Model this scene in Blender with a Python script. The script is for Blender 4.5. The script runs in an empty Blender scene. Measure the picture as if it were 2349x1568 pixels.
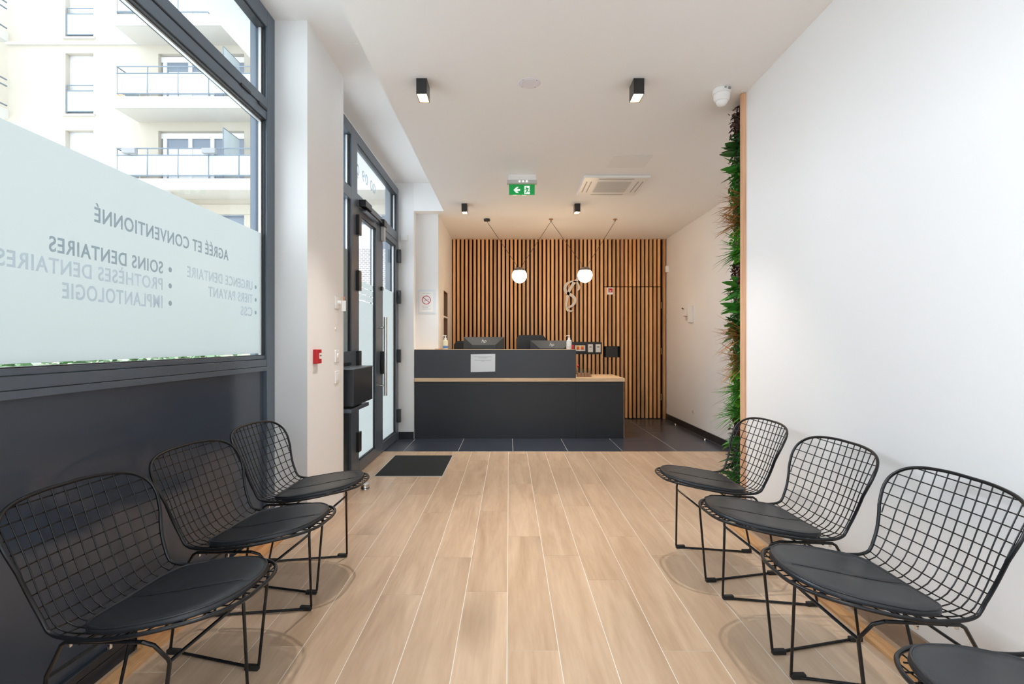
import bpy, bmesh, math, random
from mathutils import Vector, Matrix
C = bpy.context.scene.collection
PI = math.pi
# ---------------------------------------------------------------- camera, sky, exposure
EYE = 1.19
F = 1205.0
cd = bpy.data.cameras.new('camera')
cd.sensor_width = 36.0
cd.lens = F / 2349.0 * 36.0
cd.shift_x = 6.5 / 2349.0
cd.shift_y = 2.0 / 2349.0
cd.clip_start = 0.05
cd.clip_end = 300
cam = bpy.data.objects.new('camera', cd)
cam.location = (0, 0, EYE)
cam.rotation_euler = (PI / 2, 0, 0)
C.objects.link(cam)
S = bpy.context.scene
S.camera = cam
world = bpy.data.worlds.new('sky')
S.world = world
world.use_nodes = True
bg = world.node_tree.nodes['Background']
bg.inputs[0].default_value = (0.83, 0.92, 1.0, 1)
# bright overcast sky, with a glow added high on the left to brighten the room
SKY_BASE, SKY_GLOW = 2.05, 7.2
_n = world.node_tree
_tc = _n.nodes.new('ShaderNodeTexCoord')
_dt = _n.nodes.new('ShaderNodeVectorMath')
_dt.operation = 'DOT_PRODUCT'
_dt.inputs[1].default_value = Vector((-0.80, 0.42, 0.42)).normalized()
_mx = _n.nodes.new('ShaderNodeMath')
_mx.operation = 'MAXIMUM'
_mx.inputs[1].default_value = 0.0
_pw = _n.nodes.new('ShaderNodeMath')
_pw.operation = 'POWER'
_pw.inputs[1].default_value = 6.0
_ma = _n.nodes.new('ShaderNodeMath')
_ma.operation = 'MULTIPLY_ADD'
_ma.inputs[1].default_value = SKY_GLOW
_ma.inputs[2].default_value = SKY_BASE
_n.links.new(_tc.outputs['Generated'], _dt.inputs[0])
_n.links.new(_dt.outputs['Value'], _mx.inputs[0])
_n.links.new(_mx.outputs[0], _pw.inputs[0])
_n.links.new(_pw.outputs[0], _ma.inputs[0])
_n.links.new(_ma.outputs[0], bg.inputs[1])
S.view_settings.view_transform = 'Standard'
S.view_settings.look = 'None'
S.view_settings.gamma = 1
S.view_settings.use_curve_mapping = False
S.view_settings.exposure = 0.80
S.cycles.max_bounces = 10
S.cycles.diffuse_bounces = 6
S.cycles.glossy_bounces = 4
S.cycles.transparent_max_bounces = 16
S.cycles.caustics_reflective = False
S.cycles.caustics_refractive = False
S.cycles.sample_clamp_indirect = 6
S.cycles.use_denoising = True


def portal(name, loc, rot, sx, sy):
    l = bpy.data.lights.new(name, 'AREA')
    l.shape = 'RECTANGLE'
    l.size = sx
    l.size_y = sy
    l.cycles.is_portal = True
    o = bpy.data.objects.new(name, l)
    o.location = loc
    o.rotation_euler = rot
    C.objects.link(o)


portal('sky_portal_window', (-1.62, 0.3, 2.05), (0, -PI / 2, 0), 2.1, 5.9)
portal('sky_portal_door', (-1.62, 5.2, 1.6), (0, -PI / 2, 0), 3.0, 2.6)
portal('sky_portal_front', (0.05, -2.75, 1.4), (PI / 2, 0, 0), 2.9, 2.7)


def P(px, py, Y):
    """a point of the photograph taken back to a place at distance Y"""
    return ((px - 1168) * Y / F, Y, EYE + (786 - py) * Y / F)


# ---------------------------------------------------------------- mesh helpers
def catmull(pts, sub=6, closed=False):
    n = len(pts)
    out = []
    rng = n if closed else n - 1
    for i in range(rng):
        if closed:
            p0, p1, p2, p3 = pts[(i - 1) % n], pts[i], pts[(i + 1) % n], pts[(i + 2) % n]
        else:
            p0, p1, p2, p3 = pts[max(i - 1, 0)], pts[i], pts[i + 1], pts[min(i + 2, n - 1)]
        for k in range(sub):
            t = k / sub
            out.append(tuple(0.5 * ((2 * b) + (c - a) * t + (2 * a - 5 * b + 4 * c - d) * t * t + (3 * b - a - 3 * c + d) * t ** 3)
                             for a, b, c, d in zip(p0, p1, p2, p3)))
    if not closed:
        out.append(tuple(pts[-1]))
    return out


class MB:
    def __init__(s):
        s.bm = bmesh.new()
        s.rnd = None

    def box(s, x0, x1, y0, y1, z0, z1, bev=0.0, seg=2, rot=None, piv=None):
        r = bmesh.ops.create_cube(s.bm, size=1.0)
        vs = r['verts']
        for v in vs:
            v.co = Vector(((x0 + x1) / 2 + v.co.x * (x1 - x0), (y0 + y1) / 2 + v.co.y * (y1 - y0), (z0 + z1) / 2 + v.co.z * (z1 - z0)))
        if bev > 0:
            es = list({e for v in vs for e in v.link_edges})
            rr = bmesh.ops.bevel(s.bm, geom=es, offset=bev, segments=seg, profile=0.5, affect='EDGES')
            vs = rr['verts'] + [v for v in vs if v.is_valid]
            vs = list({v for v in vs if v.is_valid})
        if rot is not None:
            bmesh.ops.rotate(s.bm, verts=vs, cent=piv, matrix=rot)
        return s

    def tube(s, pts, r, n=8, closed=False, cap=True):
        pts = [Vector(p) for p in pts]
        m = len(pts)
        rad = r if isinstance(r, (list, tuple)) else [r] * m
        rings = []
        up = None
        for i, p in enumerate(pts):
            if closed:
                t = pts[(i + 1) % m] - pts[(i - 1) % m]
            elif i == 0:
                t = pts[1] - p
            elif i == m - 1:
                t = p - pts[-2]
            else:
                t = (pts[i + 1] - p).normalized() + (p - pts[i - 1]).normalized()
            t.normalize()
            if up is None:
                up = Vector((0, 0, 1)) if abs(t.z) < 0.9 else Vector((1, 0, 0))
            a = (up - t * up.dot(t))
            if a.length < 1e-5:
                a = t.orthogonal()
            a.normalize()
            up = a
            b = t.cross(a)
            rings.append([s.bm.verts.new(p + (a * math.cos(2 * PI * k / n) + b * math.sin(2 * PI * k / n)) * rad[i]) for k in range(n)])
        cnt = m if closed else m - 1
        for i in range(cnt):
            A, B = rings[i], rings[(i + 1) % m]
            for k in range(n):
                s.bm.faces.new((A[k], A[(k + 1) % n], B[(k + 1) % n], B[k]))
        if not closed and cap:
            s.bm.faces.new(rings[0][::-1])
            s.bm.faces.new(rings[-1])
        return s

    def lathe(s, c, prof, n=24, axis='z'):
        """prof: (radius, height) pairs from one end to the other"""
        c = Vector(c)

        def pt(r, h, k):
            a = 2 * PI * k / n
            if axis == 'z':
                return c + Vector((r * math.cos(a), r * math.sin(a), h))
            if axis == 'x':
                return c + Vector((h, r * math.cos(a), r * math.sin(a)))
            return c + Vector((r * math.cos(a), h, r * math.sin(a)))
        rings = []
        for r, h in prof:
            if r < 1e-6:
                rings.append([s.bm.verts.new(pt(0, h, 0))])
            else:
                rings.append([s.bm.verts.new(pt(r, h, k)) for k in range(n)])
        for A, B in zip(rings, rings[1:]):
            for k in range(n):
                if len(A) == 1 and len(B) == 1:
                    continue
                if len(A) == 1:
                    s.bm.faces.new((A[0], B[(k + 1) % n], B[k]))
                elif len(B) == 1:
                    s.bm.faces.new((A[k], A[(k + 1) % n], B[0]))
                else:
                    s.bm.faces.new((A[k], A[(k + 1) % n], B[(k + 1) % n], B[k]))
        if len(rings[0]) > 1:
            s.bm.faces.new(rings[0][::-1])
        if len(rings[-1]) > 1:
            s.bm.faces.new(rings[-1])
        return s

    def prism(s, poly, ext):
        """closed polygon (3-D points) pushed along ext"""
        ext = Vector(ext)
        a = [s.bm.verts.new(Vector(p)) for p in poly]
        b = [s.bm.verts.new(Vector(p) + ext) for p in poly]
        n = len(a)
        s.bm.faces.new(a[::-1])
        s.bm.faces.new(b)
        for i in range(n):
            s.bm.faces.new((a[i], a[(i + 1) % n], b[(i + 1) % n], b[i]))
        return s

    def quad(s, *ps):
        s.bm.faces.new([s.bm.verts.new(Vector(p)) for p in ps])
        return s

    def ribbon(s, pts, w, ext):
        """flat stroke in the xz plane with width per point, pushed along y"""
        L, R = [], []
        for i, p in enumerate(pts):
            q = pts[min(i + 1, len(pts) - 1)]
            o = pts[max(i - 1, 0)]
            t = Vector((q[0] - o[0], 0, q[2] - o[2])).normalized()
            nn = Vector((-t.z, 0, t.x))
            L.append(Vector(p) + nn * w[i] / 2)
            R.append(Vector(p) - nn * w[i] / 2)
        e = Vector((0, ext, 0))
        for i in range(len(pts) - 1):
            a, b, c, d = L[i], L[i + 1], R[i + 1], R[i]
            vs = [s.bm.verts.new(v) for v in (a, b, c, d, a + e, b + e, c + e, d + e)]
            s.bm.faces.new((vs[0], vs[1], vs[2], vs[3]))
            s.bm.faces.new((vs[7], vs[6], vs[5], vs[4]))
            s.bm.faces.new((vs[0], vs[4], vs[5], vs[1]))
            s.bm.faces.new((vs[3], vs[2], vs[6], vs[7]))
        return s

    def holes_xz(s, x0, x1, z0, z1, y0, y1, holes):
        return s._holes(x0, x1, z0, z1, holes, lambda a, b, c, d: s.box(a, b, y0, y1, c, d))

    def holes_yz(s, y0, y1, z0, z1, x0, x1, holes):
        return s._holes(y0, y1, z0, z1, holes, lambda a, b, c, d: s.box(x0, x1, a, b, c, d))

    def _holes(s, u0, u1, v0, v1, holes, put):
        us = sorted({u0, u1} | {min(max(h[k], u0), u1) for h in holes for k in (0, 1)})
        vs = sorted({v0, v1} | {min(max(h[k], v0), v1) for h in holes for k in (2, 3)})
        for a, b in zip(us, us[1:]):
            run = None
            for c, d in list(zip(vs, vs[1:])) + [(None, None)]:
                solid = c is not None and not any(h[0] <= (a + b) / 2 <= h[1] and h[2] <= (c + d) / 2 <= h[3] for h in holes)
                if solid:
                    run = (run[0], d) if run else (c, d)
                elif run:
                    put(a, b, run[0], run[1])
                    run = None
        return s

    def build(s, name, mat, parent=None, origin=None, smooth=None, ang=35):
        me = bpy.data.meshes.new(name)
        bmesh.ops.recalc_face_normals(s.bm, faces=s.bm.faces[:])
        if parent is not None and origin is None:
            origin = parent.get('_o', (0, 0, 0))
        og = Vector(origin) if origin is not None else Vector((0, 0, 0))
        if og.length:
            bmesh.ops.translate(s.bm, verts=s.bm.verts[:], vec=-og)
        s.bm.to_mesh(me)
        s.bm.free()
        me.materials.append(mat)
        if smooth:
            for p in me.polygons:
                p.use_smooth = True
            me.set_sharp_from_angle(angle=math.radians(ang))
        o = bpy.data.objects.new(name, me)
        C.objects.link(o)
        if parent is not None:
            o.parent = parent
            o['_o'] = tuple(parent.get('_o', (0, 0, 0)))
        else:
            o.location = og
            o['_o'] = tuple(og)
        return o


def tag(o, label, cat, group=None, kind=None):
    o['label'] = label
    o['category'] = cat
    if group:
        o['group'] = group
    if kind:
        o['kind'] = kind
    return o


def thing(name, label, cat, loc=(0, 0, 0), group=None, kind=None):
    o = bpy.data.objects.new(name, None)
    o.empty_display_size = 0.05
    o.location = loc
    o['_o'] = tuple(loc)
    C.objects.link(o)
    return tag(o, label, cat, group, kind)


def struct(name, mb, mat, label=None, smooth=None, parent=None):
    o = mb.build(name, mat, parent, smooth=smooth)
    if parent is None:
        o['kind'] = 'structure'
        if label:
            o['label'] = label
        o['category'] = name.split('_')[0].split('.')[0]
    return o


def text(name, body, mat, parent, start, capheight, length, mirror_side=None, face='-y', shear=0.0, ext=0.0006):
    cu = bpy.data.curves.new(name, 'FONT')
    cu.body = body
    cu.size = capheight / 0.665
    cu.space_character = 1.12 if face == '-x' else 1.0
    cu.offset = capheight * 0.018 if face == '-x' else 0
    cu.extrude = ext
    cu.shear = shear
    o = bpy.data.objects.new(name, cu)
    C.objects.link(o)
    bpy.context.view_layer.update()
    wd = max(o.dimensions.x, 1e-4)
    sx = length / wd
    if face == '-x':      # read from outside, so mirrored from the room
        M = Matrix(((0, 0, -1), (-1, 0, 0), (0, 1, 0)))
    else:                 # faces the camera
        M = Matrix(((1, 0, 0), (0, 0, -1), (0, 1, 0)))
    M = M.to_4x4()
    M.translation = Vector(start)
    # to a mesh of its own
    dg = bpy.context.evaluated_depsgraph_get()
    me = bpy.data.meshes.new_from_object(o.evaluated_get(dg))
    bpy.data.objects.remove(o)
    me.transform(Matrix.Diagonal((sx, 1, 1, 1)))
    me.transform(M)
    if parent is not None:
        me.transform(Matrix.Translation(-Vector(parent['_o'])))
    me.materials.clear()
    me.materials.append(mat)
    q = bpy.data.objects.new(name, me)
    C.objects.link(q)
    if parent is not None:
        q.parent = parent
        q['_o'] = tuple(parent['_o'])
    return q


def copy_tree(o, parent=None):
    c = o.copy()
    C.objects.link(c)
    c.parent = parent
    for ch in o.children:
        copy_tree(ch, c)
    return c


# ---------------------------------------------------------------- materials
def srgb(r, g, b):
    def f(v):
        v /= 255.0
        return v / 12.92 if v <= 0.04045 else ((v + 0.055) / 1.055) ** 2.4
    return (f(r), f(g), f(b), 1)


def mat(name, col, rough=0.5, metal=0.0, spec=0.5, noise=0.0, nscale=8.0, bump=0.0, bscale=200.0, emit=None, estr=0.0):
    m = bpy.data.materials.new(name)
    m.use_nodes = True
    nt = m.node_tree
    b = nt.nodes['Principled BSDF']
    b.inputs['Base Color'].default_value = col
    b.inputs['Roughness'].default_value = rough
    b.inputs['Metallic'].default_value = metal
    b.inputs['Specular IOR Level'].default_value = spec
    tc = nt.nodes.new('ShaderNodeTexCoord')
    if noise > 0:
        n = nt.nodes.new('ShaderNodeTexNoise')
        n.inputs['Scale'].default_value = nscale
        n.inputs['Detail'].default_value = 4
        r = nt.nodes.new('ShaderNodeMapRange')
        r.inputs['To Min'].default_value = 1 - noise
        r.inputs['To Max'].default_value = 1 + noise
        x = nt.nodes.new('ShaderNodeMix')
        x.data_type = 'RGBA'
        x.blend_type = 'MULTIPLY'
        x.inputs[0].default_value = 1
        x.inputs[6].default_value = col
        nt.links.new(tc.outputs['Object'], n.inputs['Vector'])
        nt.links.new(n.outputs['Fac'], r.inputs['Value'])
        nt.links.new(r.outputs['Result'], x.inputs[7])
        nt.links.new(x.outputs[2], b.inputs['Base Color'])
    if bump > 0:
        n = nt.nodes.new('ShaderNodeTexNoise')
        n.inputs['Scale'].default_value = bscale
        n.inputs['Detail'].default_value = 3
        bp = nt.nodes.new('ShaderNodeBump')
        bp.inputs['Strength'].default_value = bump
        bp.inputs['Distance'].default_value = 0.002
        nt.links.new(tc.outputs['Object'], n.inputs['Vector'])
        nt.links.new(n.outputs['Fac'], bp.inputs['Height'])
        nt.links.new(bp.outputs['Normal'], b.inputs['Normal'])
    if emit:
        b.inputs['Emission Color'].default_value = emit
        b.inputs['Emission Strength'].default_value = estr
    return m


def wood_mat(name, dark, light, scale=(14, 1.2, 14), rough=0.45, rnd=0.0, knots=False, rscale=1.0, ramp=(0.33, 0.62)):
    """grain stretched along one axis; 'rnd' mesh attribute shifts and tints every board"""
    m = bpy.data.materials.new(name)
    m.use_nodes = True
    nt = m.node_tree
    N = nt.nodes.new
    L = nt.links.new
    b = nt.nodes['Principled BSDF']
    b.inputs['Roughness'].default_value = rough
    tc = N('ShaderNodeTexCoord')
    at = N('ShaderNodeAttribute')
    at.attribute_name = 'rnd'
    mp = N('ShaderNodeMapping')
    mp.inputs['Scale'].default_value = scale
    ad = N('ShaderNodeVectorMath')
    ad.operation = 'MULTIPLY_ADD'
    ad.inputs[1].default_value = (1, 1, 1)
    sc = N('ShaderNodeVectorMath')
    sc.operation = 'SCALE'
    sc.inputs['Scale'].default_value = 37.0
    L(at.outputs['Vector'], sc.inputs[0])
    L(tc.outputs['Object'], mp.inputs['Vector'])
    L(mp.outputs['Vector'], ad.inputs[0])
    L(sc.outputs['Vector'], ad.inputs[2])
    n1 = N('ShaderNodeTexNoise')
    n1.inputs['Scale'].default_value = 1.0 * rscale
    n1.inputs['Detail'].default_value = 6
    n1.inputs['Distortion'].default_value = 1.2
    n2 = N('ShaderNodeTexNoise')
    n2.inputs['Scale'].default_value = 7.0 * rscale
    n2.inputs['Detail'].default_value = 4
    L(ad.outputs['Vector'], n1.inputs['Vector'])
    L(ad.outputs['Vector'], n2.inputs['Vector'])
    mx = N('ShaderNodeMix')
    mx.inputs[0].default_value = 0.3
    L(n1.outputs['Fac'], mx.inputs[2])
    L(n2.outputs['Fac'], mx.inputs[3])
    cr = N('ShaderNodeValToRGB')
    cr.color_ramp.elements[0].position = ramp[0]
    cr.color_ramp.elements[0].color = dark
    cr.color_ramp.elements[1].position = ramp[1]
    cr.color_ramp.elements[1].color = light
    L(mx.outputs[0], cr.inputs[0])
    last = cr.outputs[0]
    if rnd > 0:
        mr = N('ShaderNodeMapRange')
        mr.inputs['To Min'].default_value = 1 - rnd
        mr.inputs['To Max'].default_value = 1 + rnd
        L(at.outputs['Fac'], mr.inputs['Value'])
        mm = N('ShaderNodeMix')
        mm.data_type = 'RGBA'
        mm.blend_type = 'MULTIPLY'
        mm.inputs[0].default_value = 1
        L(last, mm.inputs[6])
        L(mr.outputs['Result'], mm.inputs[7])
        last = mm.outputs[2]
    if knots:
        v = N('ShaderNodeTexVoronoi')
        v.inputs['Scale'].default_value = 0.32
        mpk = N('ShaderNodeVectorMath')
        mpk.operation = 'MULTIPLY'
        mpk.inputs[1].default_value = (0.5, 0.5, 2.2) if scale[2] < scale[0] else (0.6, 2.5, 0.6)
        L(ad.outputs['Vector'], mpk.inputs[0])
        L(mpk.outputs['Vector'], v.inputs['Vector'])
        k = N('ShaderNodeMapRange')
        k.inputs['From Min'].default_value = 0.04
        k.inputs['From Max'].default_value = 0.22
        k.inputs['To Min'].default_value = 0.72
        k.inputs['To Max'].default_value = 1.0
        L(v.outputs['Distance'], k.inputs['Value'])
        mk = N('ShaderNodeMix')
        mk.data_type = 'RGBA'
        mk.blend_type = 'MULTIPLY'
        mk.inputs[0].default_value = 1
        L(last, mk.inputs[6])
        L(k.outputs['Result'], mk.inputs[7])
        last = mk.outputs[2]
    L(last, b.inputs['Base Color'])
    return m


def glass_mat(name, tint=(0.95, 0.96, 0.97, 1), ior=1.45, extra=0.0):
    """thin pane: see-through with a fresnel reflection"""
    m = bpy.data.materials.new(name)
    m.use_nodes = True
    nt = m.node_tree
    nt.nodes.clear()
    N = nt.nodes.new
    L = nt.links.new
    out = N('ShaderNodeOutputMaterial')
    t = N('ShaderNodeBsdfTransparent')
    t.inputs[0].default_value = tint
    g = N('ShaderNodeBsdfGlossy')
    g.inputs['Roughness'].default_value = 0.0
    lw = N('ShaderNodeLayerWeight')
    lw.inputs[0].default_value = 0.5
    pw_ = N('ShaderNodeMath')
    pw_.operation = 'POWER'
    pw_.inputs[1].default_value = 5.0
    fr = N('ShaderNodeMath')
    fr.operation = 'MULTIPLY_ADD'
    fr.inputs[1].default_value = 0.9
    fr.inputs[2].default_value = 0.022
    L(lw.outputs['Facing'], pw_.inputs[0])
    L(pw_.outputs[0], fr.inputs[0])
    mx = N('ShaderNodeMixShader')
    L(fr.outputs[0], mx.inputs[0])
    L(t.outputs[0], mx.inputs[1])
    L(g.outputs[0], mx.inputs[2])
    L(mx.outputs[0], out.inputs[0])
    return m


def film_mat(name, col, clear=0.0, gloss=0.04):
    m = bpy.data.materials.new(name)
    m.use_nodes = True
    nt = m.node_tree
    nt.nodes.clear()
    N = nt.nodes.new
    L = nt.links.new
    out = N('ShaderNodeOutputMaterial')
    tl = N('ShaderNodeBsdfTranslucent')
    tl.inputs[0].default_value = col
    d = N('ShaderNodeBsdfDiffuse')
    d.inputs[0].default_value = col
    a = N('ShaderNodeMixShader')
    a.inputs[0].default_value = 0.3
    tr = N('ShaderNodeBsdfTransparent')
    b = N('ShaderNodeMixShader')
    b.inputs[0].default_value = clear
    g = N('ShaderNodeBsdfGlossy')
    g.inputs['Roughness'].default_value = 0.3
    c = N('ShaderNodeMixShader')
    c.inputs[0].default_value = gloss
    L(tl.outputs[0], a.inputs[1])
    L(d.outputs[0], a.inputs[2])
    L(a.outputs[0], b.inputs[1])
    L(tr.outputs[0], b.inputs[2])
    L(b.outputs[0], c.inputs[1])
    L(g.outputs[0], c.inputs[2])
    L(c.outputs[0], out.inputs[0])
    return m


M = {}
M['wall'] = mat('white_paint', (0.86, 0.86, 0.86, 1), 0.6, noise=0.012, nscale=1.5, bump=0.05, bscale=300)
M['ceil'] = mat('ceiling_paint', (0.92, 0.92, 0.92, 1), 0.7, noise=0.01, nscale=1.0)
M['alu'] = mat('anthracite_aluminium', srgb(84, 94, 106), 0.28, 0.0, 0.5, noise=0.03, nscale=3)
M['alu_d'] = mat('dark_groove', (0.012, 0.014, 0.018, 1), 0.6)
M['alu_out'] = mat('outer_aluminium', srgb(120, 132, 145), 0.35)
M['panel'] = mat('anthracite_panel', srgb(60, 68, 80), 0.16, 0.0, 0.5, noise=0.05, nscale=2.5)
M['plinth_d'] = mat('dark_plinth', srgb(38, 44, 52), 0.3)
M['gasket'] = mat('gasket', (0.02, 0.022, 0.025, 1), 0.5)
M['spacer'] = mat('glass_spacer', (0.75, 0.77, 0.78, 1), 0.3, 0.3)
M['glass'] = glass_mat('window_glass')
M['film'] = film_mat('frosted_film', (0.29, 0.30, 0.285, 1))
M['filmtext'] = film_mat('vinyl_lettering', srgb(120, 150, 170), 0.62, 0.03)
M['filmtext2'] = film_mat('pale_vinyl_lettering', srgb(170, 190, 215), 0.76, 0.03)
M['grout'] = mat('grout', srgb(240, 238, 233), 0.8)
M['plank'] = wood_mat('oak_look_tile', srgb(180, 150, 122), srgb(220, 194, 166), (9, 0.9, 9), 0.33, 0.06, True, 1.0, (0.26, 0.72))
M['tile'] = mat('slate_tile', srgb(58, 64, 76), 0.28, noise=0.18, nscale=4, bump=0.15, bscale=60)
M['grout_d'] = mat('tile_grout', srgb(190, 188, 185), 0.8)
M['base'] = mat('black_tile_baseboard', srgb(36, 38, 42), 0.3)
M['plinth_t'] = wood_mat('taupe_tile_plinth', srgb(140, 122, 106), srgb(172, 152, 134), (9, 1.2, 9), 0.3)
M['oak'] = wood_mat('oak_trim', srgb(186, 136, 88), srgb(222, 176, 126), (30, 2.0, 30), 0.4)
M['pine'] = wood_mat('pine_post', srgb(205, 150, 112), srgb(228, 182, 144), (26, 26, 1.2), 0.5)
M['slat'] = wood_mat('larch_slat', srgb(206, 146, 92), srgb(236, 188, 132), (26, 26, 1.0), 0.5, 0.2, True)
M['slatback'] = mat('black_felt', (0.010, 0.008, 0.007, 1), 0.9)
M['worktop'] = wood_mat('pale_oak_worktop', srgb(205, 172, 134), srgb(226, 198, 162), (1.5, 20, 20), 0.4)
M['counter'] = mat('anthracite_counter', srgb(58, 61, 67), 0.42, noise=0.06, nscale=3)
M['counter_l'] = mat('dimmed_lower_counter', srgb(37, 40, 45), 0.42, noise=0.08, nscale=3)  # lower front kept darker, its dimmer light put into the colour
M['black'] = mat('black_metal', (0.012, 0.012, 0.014, 1), 0.32, 0.0, 0.6)
M['wire'] = mat('black_powder_coat', (0.006, 0.007, 0.009, 1), 0.26, 0.0, 0.4)
M['leather'] = mat('black_leather', (0.015, 0.017, 0.021, 1), 0.38, 0.0, 0.5, bump=0.12, bscale=350)
M['rubber'] = mat('black_rubber', (0.01, 0.01, 0.01, 1), 0.6)
M['plastic_b'] = mat('black_plastic', (0.02, 0.021, 0.023, 1), 0.4)
M['plastic_g'] = mat('grey_plastic', srgb(62, 66, 68), 0.45)
M['plastic_w'] = mat('white_plastic', (0.88, 0.88, 0.87, 1), 0.35)
M['plastic_l'] = mat('lilac_plastic', (0.82, 0.81, 0.88, 1), 0.35)
M['grey'] = mat('grey_detail', (0.30, 0.30, 0.30, 1), 0.5)
M['lightgrey'] = mat('light_grey', (0.58, 0.58, 0.58, 1), 0.5)
M['chrome'] = mat('brushed_steel', (0.62, 0.61, 0.58, 1), 0.22, 1.0)
M['red'] = mat('red_plastic', (0.55, 0.012, 0.02, 1), 0.35)
M['orange'] = mat('orange_knob', (0.85, 0.12, 0.02, 1), 0.35)
M['yellow'] = mat('yellow_plate', (0.85, 0.55, 0.08, 1), 0.4)
M['signgreen'] = mat('exit_green', (0.0, 0.26, 0.05, 1), 0.35, emit=(0.0, 0.30, 0.06, 1), estr=0.25)
M['signwhite'] = mat('exit_white', (0.8, 0.85, 0.8, 1), 0.35, emit=(0.8, 0.95, 0.85, 1), estr=0.3)
M['led'] = mat('led', (1, 1, 1, 1), 0.4, emit=(1, 1, 0.95, 1), estr=6)
M['clearp'] = glass_mat('clear_plastic', (0.90, 0.92, 0.92, 1), 1.35)
M['paper'] = mat('paper', srgb(226, 232, 238), 0.6)
M['print'] = mat('print', srgb(160, 166, 176), 0.7)
M['signred'] = mat('sign_red', (0.50, 0.02, 0.07, 1), 0.5)
M['mat'] = mat('black_doormat', (0.010, 0.013, 0.015, 1), 0.95, noise=0.5, nscale=60, bump=0.8, bscale=300)
M['logo'] = mat('cream_logo', srgb(214, 204, 192), 0.5)
M['bulb'] = mat('opal_glass_lit', (1, 1, 1, 1), 0.3, emit=(1.0, 0.74, 0.46, 1), estr=22)
M['spotbulb'] = mat('spot_lamp_lit', (1, 1, 1, 1), 0.3, emit=(1.0, 0.80, 0.55, 1), estr=14)
M['gold'] = mat('gold_reflector', (0.85, 0.62, 0.36, 1), 0.35, 0.6)
M['cap'] = mat('taupe_metal_cap', srgb(120, 108, 100), 0.4)
M['copper'] = mat('copper_rose', srgb(190, 140, 105), 0.35, 0.3)
M['cable'] = mat('grey_textile_cable', srgb(74, 62, 54), 0.7)
M['soap'] = mat('clear_gel', srgb(214, 220, 222), 0.15)
M['soap2'] = mat('cream_gel', srgb(225, 220, 190), 0.15)
M['blue'] = mat('blue_label', srgb(90, 130, 190), 0.5)
M['leaf_g'] = mat('green_leaf', srgb(62, 128, 44), 0.45, noise=0.35, nscale=9)
M['leaf_b'] = mat('bright_leaf', srgb(104, 178, 44), 0.45, noise=0.35, nscale=12)
M['leaf_d'] = mat('dark_leaf', srgb(44, 88, 38), 0.4, noise=0.3, nscale=12)
M['leaf_o'] = mat('rust_grass', srgb(166, 116, 62), 0.55, noise=0.35, nscale=14)
M['leaf_p'] = mat('purple_leaf', srgb(78, 52, 48), 0.5, noise=0.3, nscale=12)
M['facade'] = mat('cream_render', srgb(190, 181, 165), 0.8, noise=0.03, nscale=0.6)
M['facade_w'] = mat('white_render', srgb(202, 199, 192), 0.8)
M['soffit'] = mat('balcony_soffit', srgb(206, 200, 190), 0.8)
M['brick'] = None
M['rail'] = mat('grey_rail', srgb(112, 124, 134), 0.4)
M['frostp'] = mat('frosted_panel', srgb(186, 200, 206), 0.25)
M['shutter'] = mat('white_shutter', srgb(206, 206, 210), 0.5)
M['pvc'] = mat('white_window_frame', srgb(232, 232, 232), 0.4)
M['darkpane'] = mat('dark_window_pane', srgb(120, 132, 146), 0.1)
M['asphalt'] = mat('pale_paving', srgb(214, 214, 210), 0.9, noise=0.15, nscale=2)
M['hedge'] = mat('hedge_leaf', srgb(92, 146, 70), 0.5, noise=0.4, nscale=6)
M['curtain'] = mat('net_curtain', srgb(225, 225, 228), 0.8)


def brick_mat():
    m = bpy.data.materials.new('grey_brick')
    m.use_nodes = True
    nt = m.node_tree
    b = nt.nodes['Principled BSDF']
    tc = nt.nodes.new('ShaderNodeTexCoord')
    mp = nt.nodes.new('ShaderNodeMapping')
    mp.inputs['Rotation'].default_value = (PI / 2, 0, 0)
    br = nt.nodes.new('ShaderNodeTexBrick')
    br.inputs['Color1'].default_value = srgb(150, 140, 138)
    br.inputs['Color2'].default_value = srgb(172, 162, 158)
    br.inputs['Mortar'].default_value = srgb(226, 226, 224)
    br.inputs['Scale'].default_value = 3.6
    br.inputs['Mortar Size'].default_value = 0.03
    nt.links.new(tc.outputs['Object'], mp.inputs[0])
    nt.links.new(mp.outputs[0], br.inputs[0])
    nt.links.new(br.outputs[0], b.inputs['Base Color'])
    b.inputs['Roughness'].default_value = 0.8
    return m


M['brick'] = brick_mat()


def set_rnd(me, per_face):
    a = me.attributes.new('rnd', 'FLOAT', 'FACE')
    a.data.foreach_set('value', per_face)


rng = random.Random(7)
# ================================================================ SETTING
# ---- plank floor
PW = 0.2
XS = -0.008
joints = {0: 4.433, 1: 4.139, 2: 3.836, 3: 4.43, 4: 4.139, -1: 3.715, -2: 4.114, -3: 3.68, -4: 4.126, -5: 4.46, 5: 3.5, 6: 4.0, 7: 4.6, -6: 3.9, -7: 4.3}
mb = MB()
rv = []


def plank(mb, x0, x1, y0, y1, z=0.0, g=0.0016):
    x0 += g
    x1 -= g
    y0 += g
    y1 -= g
    a = len(mb.bm.faces)
    mb.box(x0, x1, y0, y1, z - 0.012, z, 0.0)
    r = rng.random()
    for _ in range(len(mb.bm.faces) - a):
        rv.append(r)


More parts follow.
